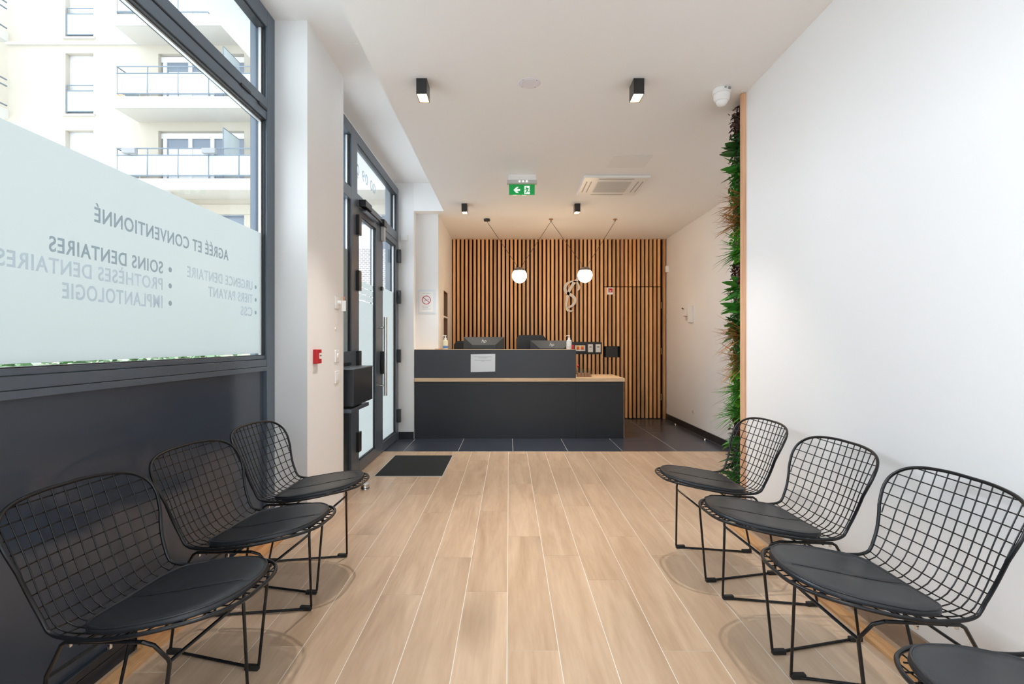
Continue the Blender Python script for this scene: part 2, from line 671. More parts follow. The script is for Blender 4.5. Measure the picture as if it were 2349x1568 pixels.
for k in range(-8, 9):
    x0 = XS + k * PW
    x1 = x0 + PW
    x0c, x1c = max(x0, -1.50), min(x1, 1.60 if k < 8 else 1.60)
    if x1c <= x0c:
        continue
    y = joints.get(k, 4.0 + 0.13 * k % 1.2)
    while y > -2.7:
        y -= 1.2
    while y < 5.755:
        a, b = max(y, -2.7), min(y + 1.2, 5.755)
        if b > a:
            plank(mb, x0c, x1c, a, b)
        y += 1.2
for k in range(8, 14):                      # floor that runs on past the end of the right-hand wall
    x0 = XS + k * PW
    y = 2.6 + 0.45 * (k % 3)
    while y < 5.755:
        a, b = max(y, 3.40), min(y + 1.2, 5.755)
        if b > a:
            plank(mb, max(x0, 1.60), min(x0 + PW, 2.47), a, b)
        y += 1.2
fl = struct('floor', mb, M['plank'], 'pale oak-look plank tiles with light grout')
set_rnd(fl.data, rv)
mb = MB().box(-1.8, 2.7, -2.8, 5.757, -0.1, -0.0012)
struct('floor.001', mb, M['grout'], 'light grout between the planks')
# ---- dark tile floor
mb = MB()
T0 = -1.163
g = 0.0028
xs = [T0 + 0.602 * i for i in range(-1, 8)]
ys = [5.76, 6.345] + [6.345 + 0.602 * i for i in range(1, 5)]
for a, b in zip(xs, xs[1:]):
    for c, d in zip(ys, ys[1:]):
        mb.box(max(a, -1.6) + g, min(b, 2.6) - g, c + g, d - g, -0.012, 0.001)
struct('floor.002', mb, M['tile'], 'dark slate tiles around the reception desk')
struct('floor.003', MB().box(-1.6, 2.7, 5.757, 8.6, -0.1, -0.0005), M['grout_d'], 'grout of the dark tiles')
# ---- ceiling
HM, HL = 2.82, 3.17
mb = MB()
mb.box(-0.81, 2.75, -2.8, 8.5, HM, HM + 0.6)
mb.box(-1.18, -0.81, 6.5, 8.5, HM, HM + 0.6)
struct('ceiling', mb, M['ceil'], 'dropped white ceiling of the waiting room')
struct('ceiling.001', MB().box(-1.8, -0.81, -2.8, 6.5, HL, HL + 0.25), M['ceil'], 'higher white ceiling strip along the windows')
# ---- right walls
mb = MB().box(1.545, 1.80, -2.8, 3.45, 0.09, HM)
mb.box(1.62, 2.47, 3.452, 3.70, 0, HM)
struct('wall_right', mb, M['wall'], 'plain white wall behind the right-hand chairs')
struct('wall_right.001', MB().box(2.47, 2.7, 3.45, 8.5, 0, HM), M['wall'], 'white wall to the right of the desk')
struct('wall_back', MB().box(-1.8, 2.7, 8.32, 8.5, 0, HM), M['wall'])
struct('wall_front', MB().holes_xz(-1.8, 1.9, 0, 3.4, -2.8, -2.62, [(-1.4, 1.5, 0.05, 2.78)]), M['wall'])
# ---- left walls
mb = MB().box(-1.51, -1.24, 3.227, 3.93, 0, HL)
struct('wall_left', mb, M['wall'], 'white pier between the big window and the entrance')
mb = MB().box(-1.5, -1.42, 3.93, 6.5, 3.09, HL)
mb.box(-1.5, -1.18, 6.5, 6.66, 0.0, HL)
struct('wall_left.001', mb, M['wall'], 'white wall around the entrance doors')
mb = MB().holes_yz(6.66, 8.32, 0, HM, -1.18, -0.90, [(7.23, 7.69, 1.15, 1.916)])
mb.box(-1.5, -1.18, 6.66, 8.32, 0, HM)
struct('wall_left.002', mb, M['wall'], 'white wall with a niche beside the desk')
# niche shelf
M['niche'] = mat('niche_shade_brown', srgb(122, 92, 72), 0.5)  # lining added; its dark colour carries the shade inside the niche
mb = MB().box(-1.1795, -1.170, 7.231, 7.689, 1.151, 1.915)
mb.box(-1.17, -0.902, 7.6805, 7.689, 1.151, 1.915)
mb.box(-1.17, -0.902, 7.231, 7.6805, 1.907, 1.915)
struct('trim_5', mb, M['niche'], 'brown lining added to the wall niche as painted shade')
nt_ = MB().box(-1.169, -0.90, 7.232, 7.679, 1.545, 1.565)
tag(nt_.build('niche_shelf', M['wall'], origin=(-1.04, 7.46, 1.545)), 'small white shelf across the wall niche left of the slats', 'shelf')
# ---- baseboards and trims
mb = MB().box(2.455, 2.469, 3.71, 8.235, 0.001, 0.085)
struct('baseboard_right', mb, M['base'], 'black tile baseboard')
mb = MB().box(-1.365, -1.18, 6.486, 6.499, 0.001, 0.092)
struct('baseboard_left', mb, M['base'])
struct('baseboard_right.001', MB().box(1.532, 1.60, -2.6, 3.447, 0.0, 0.09), M['plinth_t'], 'taupe tile plinth under the white wall')
struct('trim_1', MB().box(1.43, 1.488, -2.6, 3.43, 0.0, 0.014, 0.001), M['oak'], 'oak floor strip along the right wall')
mb = MB().box(-1.418, -1.362, -2.6, 3.225, 0.0, 0.014, 0.001)
mb.box(-1.44, -1.418, 2.034, 3.225, 0.0, 0.075)
struct('trim_2', mb, M['oak'], 'oak floor strip along the dark window panel')
struct('trim_3', MB().box(1.516, 1.545, 3.425, 3.449, 0.0, HM - 0.003, 0.001), M['pine'], 'vertical pine post at the wall end')
struct('trim_4', MB().box(-1.6, 2.47, 5.752, 5.76, -0.01, 0.0022), M['chrome'])
# left side tiling step at the pier foot
# ---------------------------------------------------------------- window_1
XF = -1.44
w1 = thing('window_1', 'big anthracite framed window with frosted lower film', 'window', (XF, 0.3, 0), kind='structure')
mb = MB()
Y0, Y1 = -2.6, 3.227
mb.box(XF - 0.07, XF, Y0, Y1, 3.067, HL - 0.001, 0.003)
mb.box(XF - 0.07, XF, Y0, Y1, 2.58, 2.64, 0.003)
mb.box(XF - 0.07, XF - 0.004, Y0, Y1, 2.515, 2.574, 0.003)
mb.box(XF - 0.07, XF, Y0, Y1, 1.025, 1.05, 0.002)
mb.box(XF - 0.07, XF - 0.003, Y0, Y1, 1.052, 1.092, 0.002)
mb.box(XF - 0.07, XF - 0.012, Y0, Y1, 1.094, 1.115, 0.002)
mb.box(XF - 0.071, XF + 0.001, 3.125, Y1 - 0.001, 0.0, HL - 0.002, 0.003)
mb.box(XF - 0.07, XF + 0.0, 0.55, 0.65, 0.0, HL - 0.002, 0.003)
mb.build('frame', M['alu'], w1)
mb = MB()
mb.box(XF - 0.06, XF - 0.008, Y0, 3.12, 2.573, 2.581)
mb.box(XF - 0.06, XF - 0.01, Y0, 3.12, 3.058, 3.068)
mb.box(XF - 0.06, XF - 0.01, Y0, 3.12, 2.507, 2.516)
mb.box(XF - 0.05, XF - 0.018, Y0, 3.12, 1.114, 1.119)
mb.box(XF - 0.05, XF - 0.012, 3.119, 3.127, 1.12, 3.06)
mb.box(XF - 0.02, XF + 0.004, 2.82, 2.92, 2.572, 2.586)
mb.box(XF - 0.02, XF + 0.004, 3.02, 3.12, 2.566, 2.58)
mb.build('gasket', M['gasket'], w1)
mb = MB()
mb.box(XF - 0.045, XF - 0.03, Y0, 3.11, 2.499, 2.507)
mb.box(XF - 0.045, XF - 0.03, 3.110, 3.118, 1.12, 2.5)
mb.box(XF - 0.045, XF - 0.03, 3.110, 3.118, 2.64, 3.06)
mb.build('glass_spacer', M['spacer'], w1)
mb = MB()
mb.box(-1.585, XF - 0.0712, 3.215, 3.226, 0, HL)
mb.box(-1.585, -1.5102, 3.226, 3.93, 0, HL)
mb.build('outer_reveal', M['alu_out'], w1)
mb = MB()
mb.box(XF - 0.040, XF - 0.036, Y0, 3.12, 1.115, 2.51)
mb.box(XF - 0.040, XF - 0.036, Y0, 3.12, 2.64, 3.067)
mb.build('pane', M['glass'], w1)
GX = XF - 0.0355
fm = MB().quad((GX, Y0, 1.128), (GX, 3.12, 1.128), (GX, 3.12, 1.842), (GX, Y0, 1.842)).build('frosted_film', M['film'], w1)
TX = GX + 0.0012
for body, ys_, zz, cap_, ln, mm in (('AGRÉÉ ET CONVENTIONNÉ', 2.757, 1.622, 0.050, 0.891, 'filmtext'),
                                    ('SOINS DENTAIRES', 2.238, 1.485, 0.047, 0.553, 'filmtext'),
                                    ('PROTHÈSES DENTAIRES', 2.238, 1.415, 0.047, 0.725, 'filmtext2'),
                                    ('IMPLANTOLOGIE', 2.238, 1.338, 0.050, 0.501, 'filmtext2'),
                                    ('URGENCE DENTAIRE', 3.018, 1.493, 0.047, 0.61, 'filmtext2'),
                                    ('TIERS PAYANT', 3.018, 1.418, 0.047, 0.443, 'filmtext2'),
                                    ('CSS', 3.018, 1.343, 0.047, 0.13, 'filmtext2')):
    text('lettering', body, M[mm], w1, (TX, ys_, zz), cap_, ln, face='-x')
mb = MB()
for yy, zz in ((2.285, 1.508), (2.285, 1.438), (2.285, 1.362), (3.055, 1.514), (3.055, 1.44), (3.055, 1.366)):
    mb.lathe((TX - 0.0005, yy, zz), [(0.011, 0), (0.011, 0.0008)], 16, 'x')
mb.build('bullet_dots', M['filmtext'], w1)
mb = MB()
mb.box(XF - 0.05, XF - 0.022, Y0, 3.125, 0.0, 1.03)
mb.build('lower_panel', M['panel'], w1)
mb = MB()
mb.box(XF - 0.03, XF - 0.008, Y0, 2.034, 0.0, 0.05, 0.002)
mb.box(XF - 0.03, XF - 0.004, Y0, 2.034, 0.055, 0.085, 0.002)
mb.build('plinth', M['plinth_d'], w1)
# ---------------------------------------------------------------- unseen window added behind the camera to light the room
w2 = thing('added_window_2', 'assumed glazed shopfront added behind the camera for daylight', 'window', (0, -2.7, 0), kind='structure')
mb = MB()
for a, b in ((-1.4, -1.32), (0.0, 0.08), (1.42, 1.5)):
    mb.box(a, b, -2.74, -2.68, 0.05, 2.78)
mb.box(-1.4, 1.5, -2.735, -2.685, 0.05, 0.15)
mb.box(-1.4, 1.5, -2.735, -2.685, 2.70, 2.78)
mb.build('frame', M['alu'], w2)
MB().box(-1.32, 1.42, -2.712, -2.708, 0.15, 2.70).build('pane', M['glass'], w2)
# ---------------------------------------------------------------- entrance: sidelight, transom and double door
XD = -1.37
w3 = thing('window_3', 'anthracite framed glazing around the entrance doors', 'window', (XD, 4.4, 0), kind='structure')
mb = MB()
mb.box(XD - 0.07, XD, 3.931, 6.499, 3.0, 3.089, 0.003)
mb.box(XD - 0.07, XD, 3.931, 6.499, 2.435, 2.54, 0.003)
mb.box(XD - 0.071, XD + 0.001, 4.56, 4.74, 0.0, 3.088, 0.003)
mb.box(XD - 0.071, XD + 0.001, 6.42, 6.498, 0.0, 3.088, 0.003)
mb.box(XD - 0.07, XD, 3.931, 4.60, 1.02, 1.115, 0.003)
mb.build('frame', M['alu'], w3)
MB().box(XD - 0.05, XD - 0.02, 3.931, 4.60, 0.0, 1.03).build('lower_panel', M['plinth_d'], w3)
mb = MB()
mb.box(XD - 0.04, XD - 0.036, 3.931, 4.58, 1.115, 2.44)
mb.box(XD - 0.04, XD - 0.036, 3.931, 4.58, 2.54, 3.01)
mb.box(XD - 0.04, XD - 0.036, 4.74, 6.43, 2.54, 3.01)
mb.build('pane', M['glass'], w3)
mb = MB()
mb.box(XD - 0.04, XD - 0.012, 6.412, 6.421, 2.54, 3.0)
mb.box(XD - 0.04, XD - 0.012, 4.551, 4.561, 1.115, 3.0)
mb.box(XD - 0.04, XD - 0.012, 4.74, 6.42, 2.992, 3.001)
mb.build('gasket', M['gasket'], w3)
mb = MB()
mb.box(XD - 0.045, XD - 0.03, 6.402, 6.412, 2.54, 2.99)
mb.box(XD - 0.045, XD - 0.03, 4.54, 4.55, 1.12, 2.99)
mb.build('glass_spacer', M['spacer'], w3)
MB().box(XD - 0.0355, XD - 0.035, 3.931, 4.55, 1.12, 2.0).build('frosted_film', M['film'], w3)
MB().box(XD - 0.13, XD - 0.072, 6.36, 6.499, 0, 3.09).build('outer_reveal', M['alu_out'], w3)
M['outline'] = film_mat('grey_digits', srgb(120, 130, 140), 0.6, 0.02)
text('digits', '00 09 09', M['outline'], w3, (XD - 0.034, 5.52, 2.745), 0.095, 0.80, face='-x')

dr = thing('door_1', 'double glass entrance door with frosted film', 'door', (XD, 5.6, 0), kind='structure')


def leaf(ya, yb, gy0, gy1, nm):
    o = thing_child(nm, dr)
    mb = MB()
    mb.box(XD - 0.06, XD, ya, gy0, 0.008, 2.43, 0.003)
    mb.box(XD - 0.06, XD, gy1, yb, 0.008, 2.43, 0.003)
    mb.box(XD - 0.06, XD, gy0, gy1, 2.367, 2.43, 0.003)
    mb.box(XD - 0.06, XD, gy0, gy1, 0.008, 0.107, 0.003)
    f = mb.build('door_leaf', M['alu'], dr)
    MB().box(XD - 0.035, XD - 0.031, gy0, gy1, 0.107, 2.367).build('pane', M['glass'], f)
    mb = MB()
    for a, b in ((gy0, gy0 + 0.008), (gy1 - 0.008, gy1)):
        mb.box(XD - 0.05, XD - 0.012, a, b, 0.107, 2.367)
    mb.box(XD - 0.05, XD - 0.012, gy0, gy1, 0.107, 0.117)
    mb.box(XD - 0.05, XD - 0.012, gy0, gy1, 2.357, 2.367)
    mb.build('gasket', M['gasket'], f)
    MB().box(XD - 0.045, XD - 0.028, gy1 - 0.018, gy1 - 0.008, 0.117, 2.357).build('glass_spacer', M['spacer'], f)
    return f


def thing_child(n, p):
    return p


lf1 = leaf(4.742, 5.652, 4.795, 5.41, 'leaf')
lf2 = leaf(5.658, 6.418, 5.70, 6.36, 'leaf')
mb = MB()
zc = [0.117, 1.585, 1.60, 1.645, 1.66, 1.71, 1.725, 1.77, 1.785]
for a, b in ((0.117, 1.585), (1.60, 1.648), (1.660, 1.712), (1.724, 1.772)):
    mb.quad((XD - 0.030, 4.80, a), (XD - 0.030, 5.40, a), (XD - 0.030, 5.40, b), (XD - 0.030, 4.80, b))
mb.build('frosted_film', M['film'], lf1)
MB().quad((XD - 0.030, 5.705, 0.117), (XD - 0.030, 6.345, 0.117), (XD - 0.030, 6.345, 1.80), (XD - 0.030, 5.705, 1.80)).build('frosted_film', M['film'], lf2)
hd = MB()
hd.tube([(XD + 0.075, 5.50, 0.638), (XD + 0.075, 5.50, 1.46)], 0.018, 16)
hd.build('pull_handle', M['chrome'], lf1, smooth=True)
mb = MB()
for z in (0.745, 1.35):
    mb.tube([(XD, 5.50, z), (XD + 0.075, 5.50, z)], 0.009, 12)
mb.build('handle_bracket', M['chrome'], lf1, smooth=True)
mb = MB().box(XD, XD + 0.035, 5.585, 5.645, 0.86, 1.10, 0.006)
mb.box(XD + 0.0, XD + 0.02, 5.60, 5.645, 1.75, 1.79, 0.003)
mb.build('lock_case', M['black'], lf1)
MB().lathe((XD + 0.035, 5.615, 1.03), [(0.012, 0), (0.012, 0.012), (0.009, 0.014)], 14, 'x').build('lock_cylinder', M['chrome'], lf1, smooth=True)
for z in (0.30, 1.03, 1.75, 2.25):
    MB().box(XD, XD + 0.03, 4.70, 4.775, z - 0.09, z + 0.09, 0.004).build('hinge', M['black'], lf1)
    if z != 0.30 or True:
        MB().box(XD, XD + 0.045, 6.405, 6.455, z - 0.08, z + 0.08, 0.004).build('hinge', M['black'], lf2)
mb = MB().box(XD, XD + 0.06, 4.80, 5.02, 2.44, 2.50, 0.004)
mb.build('door_closer', M['black'], dr)
mb = MB().box(XD, XD + 0.03, 5.02, 5.66, 2.455, 2.475, 0.002)
mb.box(XD, XD + 0.05, 4.86, 5.30, 2.405, 2.418, 0.001)
mb.build('closer_rail', M['alu'], dr)
MB().box(XD, XD + 0.04, 5.60, 5.655, 2.28, 2.43, 0.004).build('door_contact', M['lightgrey'], dr)
MB().box(XD, XD + 0.05, 5.56, 5.68, 2.43, 2.50, 0.004).build('closer_arm', M['black'], dr)

# ================================================================ WIRE CHAIRS
prof = [(.362, .476), (.33, .476), (.27, .466), (.19, .450), (.10, .432), (.02, .418), (-.05, .413), (-.095, .422), (-.128, .452),
        (-.155, .50), (-.182, .565), (-.208, .64), (-.232, .71), (-.250, .766)]
pc = catmull(prof, 8)
arc = [0.0]
for a, b in zip(pc, pc[1:]):
    arc.append(arc[-1] + math.hypot(b[0] - a[0], b[1] - a[1]))
LT = arc[-1]


def prof_at(s):
    s = min(max(s, 0.0), LT - 1e-6)
    lo = 0
    while arc[lo + 1] < s:
        lo += 1
    t = (s - arc[lo]) / (arc[lo + 1] - arc[lo])
    a, b = pc[lo], pc[lo + 1]
    u, z = a[0] + (b[0] - a[0]) * t, a[1] + (b[1] - a[1]) * t
    i0, i1 = max(lo - 2, 0), min(lo + 3, len(pc) - 1)
    du, dz = pc[i1][0] - pc[i0][0], pc[i1][1] - pc[i0][1]
    l = math.hypot(du, dz)
    return u, z, -dz / l * -1, du / l * -1      # normal turned to the sitter


def interp(tab, x):
    if x <= tab[0][0]:
        return tab[0][1]
    for (a, va), (b, vb) in zip(tab, tab[1:]):
        if x <= b:
            t = (x - a) / (b - a)
            return va + (vb - va) * t
    return tab[-1][1]


cup = [(0.0, 0.0), (0.10, 0.010), (0.3, 0.018), (0.42, 0.036), (0.52, 0.062), (0.66, 0.066), (0.76, 0.052), (LT, 0.036)]


def surf(s, l, h=0.0):
    u, z, nu, nz = prof_at(s)
    d = interp(cup, s) * (l / 0.26) ** 2 + h
    return (u + nu * d, l, z + nz * d)


half = [(0.0, 0.0), (.002, .06), (.014, .112), (.045, .162), (.10, .200), (.17, .226), (.24, .236), (.31, .231), (.38, .224), (.44, .220), (.50, .220),
        (.56, .226), (.62, .237), (LT - .165, .251), (LT - .115, .259), (LT - .07, .251), (LT - .035, .221), (LT - .014, .172), (LT - .004, .11), (LT, .05), (LT, 0.0)]
k_ = LT / LT
outl = catmull([(s, l) for s, l in half] + [(s, -l) for s, l in reversed(half[1:-1])], 5, True)
sw = sorted([(s, l) for s, l in catmull(half, 8)])


def width_at(s):
    best = 0
    for (a, va), (b, vb) in zip(half, half[1:]):
        if a <= s <= b and b > a:
            best = max(best, va + (vb - va) * (s - a) / (b - a))
    return best


def s_range(l):
    ss = [i * LT / 400 for i in range(401)]
    ok = [s for s in ss if width_at(s) >= abs(l)]
    return ok[0], ok[-1]


def make_chair():
    root = thing('wire_chair', '', 'chair', (0, 0, 0), 'black wire chairs along both sides of the waiting room')
    MB().tube([surf(s, l) for s, l in outl], 0.0058, 10, closed=True).build('rim', M['wire'], root, smooth=True, ang=80)
    mb = MB()
    for k in range(-6, 7):
        l = k * 0.040
        a, b = s_range(l)
        n = 26
        mb.tube([surf(a + (b - a) * i / n, l * (0.88 + 0.12 * (a + (b - a) * i / n) / LT), -0.001) for i in range(n + 1)], 0.0023, 5)
    s = 0.035
    while s < LT - 0.02:
        w = width_at(s)
        n = 14
        mb.tube([surf(s, -w + 2 * w * i / n, -0.0045) for i in range(n + 1)], 0.0021, 5)
        s += 0.0395
    mb.build('wire_basket', M['wire'], root, smooth=True, ang=80)
    # seat pad: rings shrinking to a middle line
    ph = [(.017, 0.0), (.020, .05), (.031, .099), (.058, .149), (.11, .189), (.19, .210), (.26, .216), (.32, .208), (.37, .188),
          (.402, .150), (.418, .088), (.423, 0.0)]
    pr = catmull([(s, l) for s, l in ph] + [(s, -l) for s, l in reversed(ph[1:-1])], 4, True)
    cs = 0.235
    mb = MB()
    bm = mb.bm
    rings = []
    fr = [(1.0, 0.004), (1.0, 0.010), (0.992, 0.017), (0.97, 0.021), (0.955, 0.0195), (0.94, 0.021), (0.8, 0.0225), (0.55, 0.024), (0.3, 0.0245), (0.12, 0.0245)]
    for f, h in fr:
        ring = []
        for s, l in pr:
            ll = l * f
            crease = -0.0035 * math.exp(-((ll - 0.0) / 0.006) ** 2) if f < 0.95 else 0
            ring.append(bm.verts.new(Vector(surf(cs + (s - cs) * f, ll, h + crease))))
        rings.append(ring)
    m = len(pr)
    for A, B in zip(rings, rings[1:]):
        for k in range(m):
            bm.faces.new((A[k], A[(k + 1) % m], B[(k + 1) % m], B[k]))
    c = bm.verts.new(Vector(surf(cs, 0, 0.021)))
    for k in range(m):
        bm.faces.new((rings[-1][k], rings[-1][(k + 1) % m], c))
    c2 = bm.verts.new(Vector(surf(cs, 0, 0.004)))
    for k in range(m):
        bm.faces.new((rings[0][(k + 1) % m], rings[0][k], c2))
    pad = mb.build('seat_pad', M['leather'], root, smooth=True, ang=60)
    mb = MB()
    mb.tube([surf(cs + (s - cs) * 0.985, l * 0.985, 0.0195) for s, l in pr], 0.0026, 6, closed=True)
    mb.build('piping', M['leather'], pad, smooth=True, ang=80)
    MB().tube([surf(0.05 + 0.35 * i / 16, 0.0, 0.0235) for i in range(17)], 0.0011, 5).build('seam', M['rubber'], pad, smooth=True)
    # sled base
    for sd in (-1, 1):
        pts = [(0.010, sd * 0.225, 0.408)]
        path = [(0.165, sd * 0.206, 0.425), (0.192, sd * 0.201, 0.415), (0.209, sd * 0.173, 0.364), (0.210, sd * 0.168, 0.350),
                (0.198, sd * 0.214, 0.018), (0.192, sd * 0.215, 0.008), (0.180, sd * 0.213, 0.006), (-0.185, sd * 0.135, 0.006), (-0.195, sd * 0.133, 0.010),
                (-0.199, sd * 0.134, 0.020), (-0.152, sd * 0.153, 0.280), (-0.147, sd * 0.157, 0.293), (-0.062, sd * 0.199, 0.405), (-0.045, sd * 0.203, 0.415)]
        mb = MB().tube(path + [path[0]], 0.0055, 8)
        mb.build('side_frame', M['wire'], root, smooth=True, ang=80)
        for (ux, ly, w) in ((0.165, 0.2125, 1), (-0.172, 0.138, -1)):
            x0, x1 = (ux - 0.018, ux + 0.034) if w == 1 else (ux - 0.034, ux + 0.018)
            MB().box(x0, x1, sd * ly - 0.010 + (0.003 * sd), sd * ly + 0.010 + (0.003 * sd), 0.0, 0.018, 0.003).build('foot_glide', M['rubber'], root)
    MB().tube([(0.2095, -0.168, 0.354), (0.2095, 0.168, 0.354)], 0.0052, 8).build('front_stretcher', M['wire'], root, smooth=True)
    MB().tube([(-0.150, -0.154, 0.286), (-0.150, 0.154, 0.286)], 0.0052, 8).build('rear_stretcher', M['wire'], root, smooth=True)
    mb = MB()
    for u in (0.03, -0.05):
        mb.tube([(u + .04, -0.202, 0.411), (u + .04, -0.15, 0.405), (u + .04, 0.15, 0.405), (u + .04, 0.202, 0.411)], 0.004, 6)
    mb.build('seat_support', M['wire'], root, smooth=True)
    for u in (0.07, -0.04):
        for sd in (-1, 1):
            MB().box(u - 0.004, u + 0.004, sd * 0.198 - 0.004, sd * 0.198 + 0.004, 0.400, 0.414, 0.001).build('seat_clip', M['chrome'], root)
    return root


ch = make_chair()
spots = [((1.172, 2.838), 181.5, 'black wire chair nearest the plant wall, farthest of the right row'),
         ((1.197, 2.232), 182, 'black wire chair in the right row, second from the plant wall'),
         ((1.196, 1.647), 179.5, 'large black wire chair at the right, shown whole in front of the cropped one'),
         ((1.205, 1.045), 182, 'black wire chair cropped by the bottom right corner, only its seat front showing'),
         ((-1.105, 2.710), -1.4, 'black wire chair in front of the white pier by the door stop'),
         ((-1.094, 2.140), -4, 'black wire chair in the middle of the left row'),
         ((-1.088, 1.560), -4, 'black wire chair nearest the camera against the dark panel on the left')]
for i, ((x, y), r, lab) in enumerate(spots):
    o = ch if i == 0 else copy_tree(ch)
    o.location = (x, y, 0.0005)
    o.rotation_euler = (0, 0, math.radians(r))
    o['label'] = lab

# ================================================================ RECEPTION
YC = 6.52
cn = thing('reception_desk', 'long anthracite reception desk with pale oak worktop', 'desk', (0.13, YC, 0.001))
mb = MB()
mb.box(-1.175, 0.829, YC + 0.012, YC + 0.03, 0.003, 0.708)
mb.box(0.831, 1.425, YC + 0.012, YC + 0.03, 0.003, 0.708)
mb.box(-1.175, -1.155, YC + 0.03, 7.30, 0.003, 0.708)
mb.build('front_panel', M['counter_l'], cn)
MB().box(1.408, 1.43, YC + 0.014, 7.32, 0.003, 0.708).build('side_panel', M['worktop'], cn)
mb = MB()
mb.box(-1.178, 0.829, YC - 0.004, 7.33, 0.708, 0.752, 0.002)
mb.box(0.8305, 1.436, YC - 0.004, 7.33, 0.708, 0.752, 0.002)
mb.build('worktop', M['worktop'], cn)
MB().box(-1.176, 0.828, YC + 0.002, YC + 0.022, 0.7525, 1.104, 0.001).build('upstand_panel', M['counter'], cn)
mb = MB()
mb.box(-1.176, 0.829, YC + 0.002, YC + 0.20, 1.1045, 1.1095, 0.001)
mb.box(0.812, 0.829, YC + 0.023, YC + 0.20, 0.7525, 1.104, 0.001)
mb.build('counter_shelf', M['worktop'], cn)
MB().box(-1.17, 0.812, YC + 0.18, YC + 0.20, 0.7525, 1.104).build('upstand_back', M['counter'], cn)
TOP = 1.1095

# notice sheet on the counter
nb = thing('notice_sheet', 'white printed notice sheet stuck on the upper desk front', 'notice', (-0.33, YC + 0.001, 0.83))
MB().prism([(-0.478, YC - 0.0005, 0.827), (-0.174, YC - 0.0005, 0.835), (-0.173, YC - 0.0005, 1.053), (-0.477, YC - 0.0005, 1.048)], (0, 0.0015, 0)).build('sheet', M['paper'], nb)
mb = MB()
for xa, xb, z in ((-0.435, -0.215, 1.016), (-0.385, -0.27, 1.002), (-0.43, -0.222, 0.974), (-0.345, -0.305, 0.960)):
    mb.box(xa, xb, YC - 0.0012, YC - 0.0006, z, z + 0.004)
mb.build('printed_lines', M['print'], nb)


def bottle(x, y, lab, liquid, label_mat):
    t = thing('pump_bottle', lab, 'bottle', (x, y, TOP))
    t['group'] = 'pump bottles on the desk'
    MB().lathe((x, y, TOP), [(.0, 0.0), (.030, 0.0), (.033, .004), (.033, .095), (.030, .112), (.015, .122), (.013, .128), (.0, .128)], 20).build('bottle_body', liquid, t, smooth=True)
    MB().lathe((x, y, TOP + .126), [(.0, 0), (.016, 0), (.016, .018), (.006, .020), (.005, .036), (.012, .038), (.012, .048), (0, .05)], 16).build('pump', M['plastic_w'], t, smooth=True)
    MB().tube([(x, y, TOP + .170), (x - .03, y - .004, TOP + .171), (x - .042, y - .005, TOP + .162)], [.0055, .004, .0035], 8).build('spout', M['plastic_w'], t, smooth=True)
    mb = MB()
    mb.lathe((x, y, TOP + .012), [(.0335, 0), (.0338, .002), (.0338, .03), (.0335, .032)], 20)
    mb.build('label_band', label_mat, t, smooth=True)


bottle(-0.800, 6.60, 'pump bottle with a blue label at the left end of the desk', M['soap2'], M['blue'])
bottle(0.752, 6.60, 'clear pump bottle with a grey label at the right end of the upper desk', M['soap'], M['lightgrey'])
MB0 = MB().box(0.79, 0.813, 6.60, 6.66, TOP, TOP + 0.055, 0.003)
tag(MB0.build('card_box', M['red'], origin=(0.80, 6.63, TOP)), 'small red box behind the clear bottle', 'box')
mb = MB().box(-0.93, -0.84, 6.575, 6.615, TOP, TOP + 0.008, 0.002)
tag(mb.build('pen_holder', M['copper'], origin=(-0.88, 6.6, TOP)), 'low brown tray left of the blue-labelled bottle', 'tray')


def monitor(x, y, w, ztop, lab, rz=0.0):
    t = thing('monitor', lab, 'monitor', (x, y, 0.752))
    t['group'] = 'monitors on the desk'
    h = 0.33
    zb = ztop - h
    x0, x1 = x - w / 2, x + w / 2
    MB().box(x0, x1, y + 0.045, y + 0.055, zb, ztop, 0.002).build('screen', M['plastic_b'], t)
    bm = MB()
    a = [(x0, y + 0.045, zb), (x1, y + 0.045, zb), (x1, y + 0.045, ztop), (x0, y + 0.045, ztop)]
    iw = w * 0.28
    b = [(x - iw, y, zb + 0.05), (x + iw, y, zb + 0.05), (x + iw, y, ztop - 0.105), (x - iw, y, ztop - 0.105)]
    V = [bm.bm.verts.new(Vector(p)) for p in a + b]
    for i in range(4):
        bm.bm.faces.new((V[i], V[(i + 1) % 4], V[4 + (i + 1) % 4], V[4 + i]))
    bm.bm.faces.new((V[4], V[5], V[6], V[7]))
    bm.build('back_shell', M['plastic_g'], t)
    text('emblem', 'hp', M['plastic_w'], t, (x - 0.036, y + 0.0105, ztop - 0.074), 0.042, 0.066, shear=0.35)
    mb = MB()
    mb.box(x - 0.035, x + 0.035, y - 0.03, y + 0.01, 0.765, zb + 0.15, 0.004)
    mb.build('stand', M['plastic_b'], t)
    MB().box(x - 0.12, x + 0.12, y - 0.08, y + 0.12, 0.7525, 0.765, 0.004).build('stand_base', M['plastic_b'], t)


monitor(-0.337, 6.98, 0.545, 1.268, 'dark monitor seen from behind, left one on the desk')
monitor(0.565, 6.98, 0.56, 1.222, 'dark monitor seen from behind, partly hidden by the clear pump bottle')


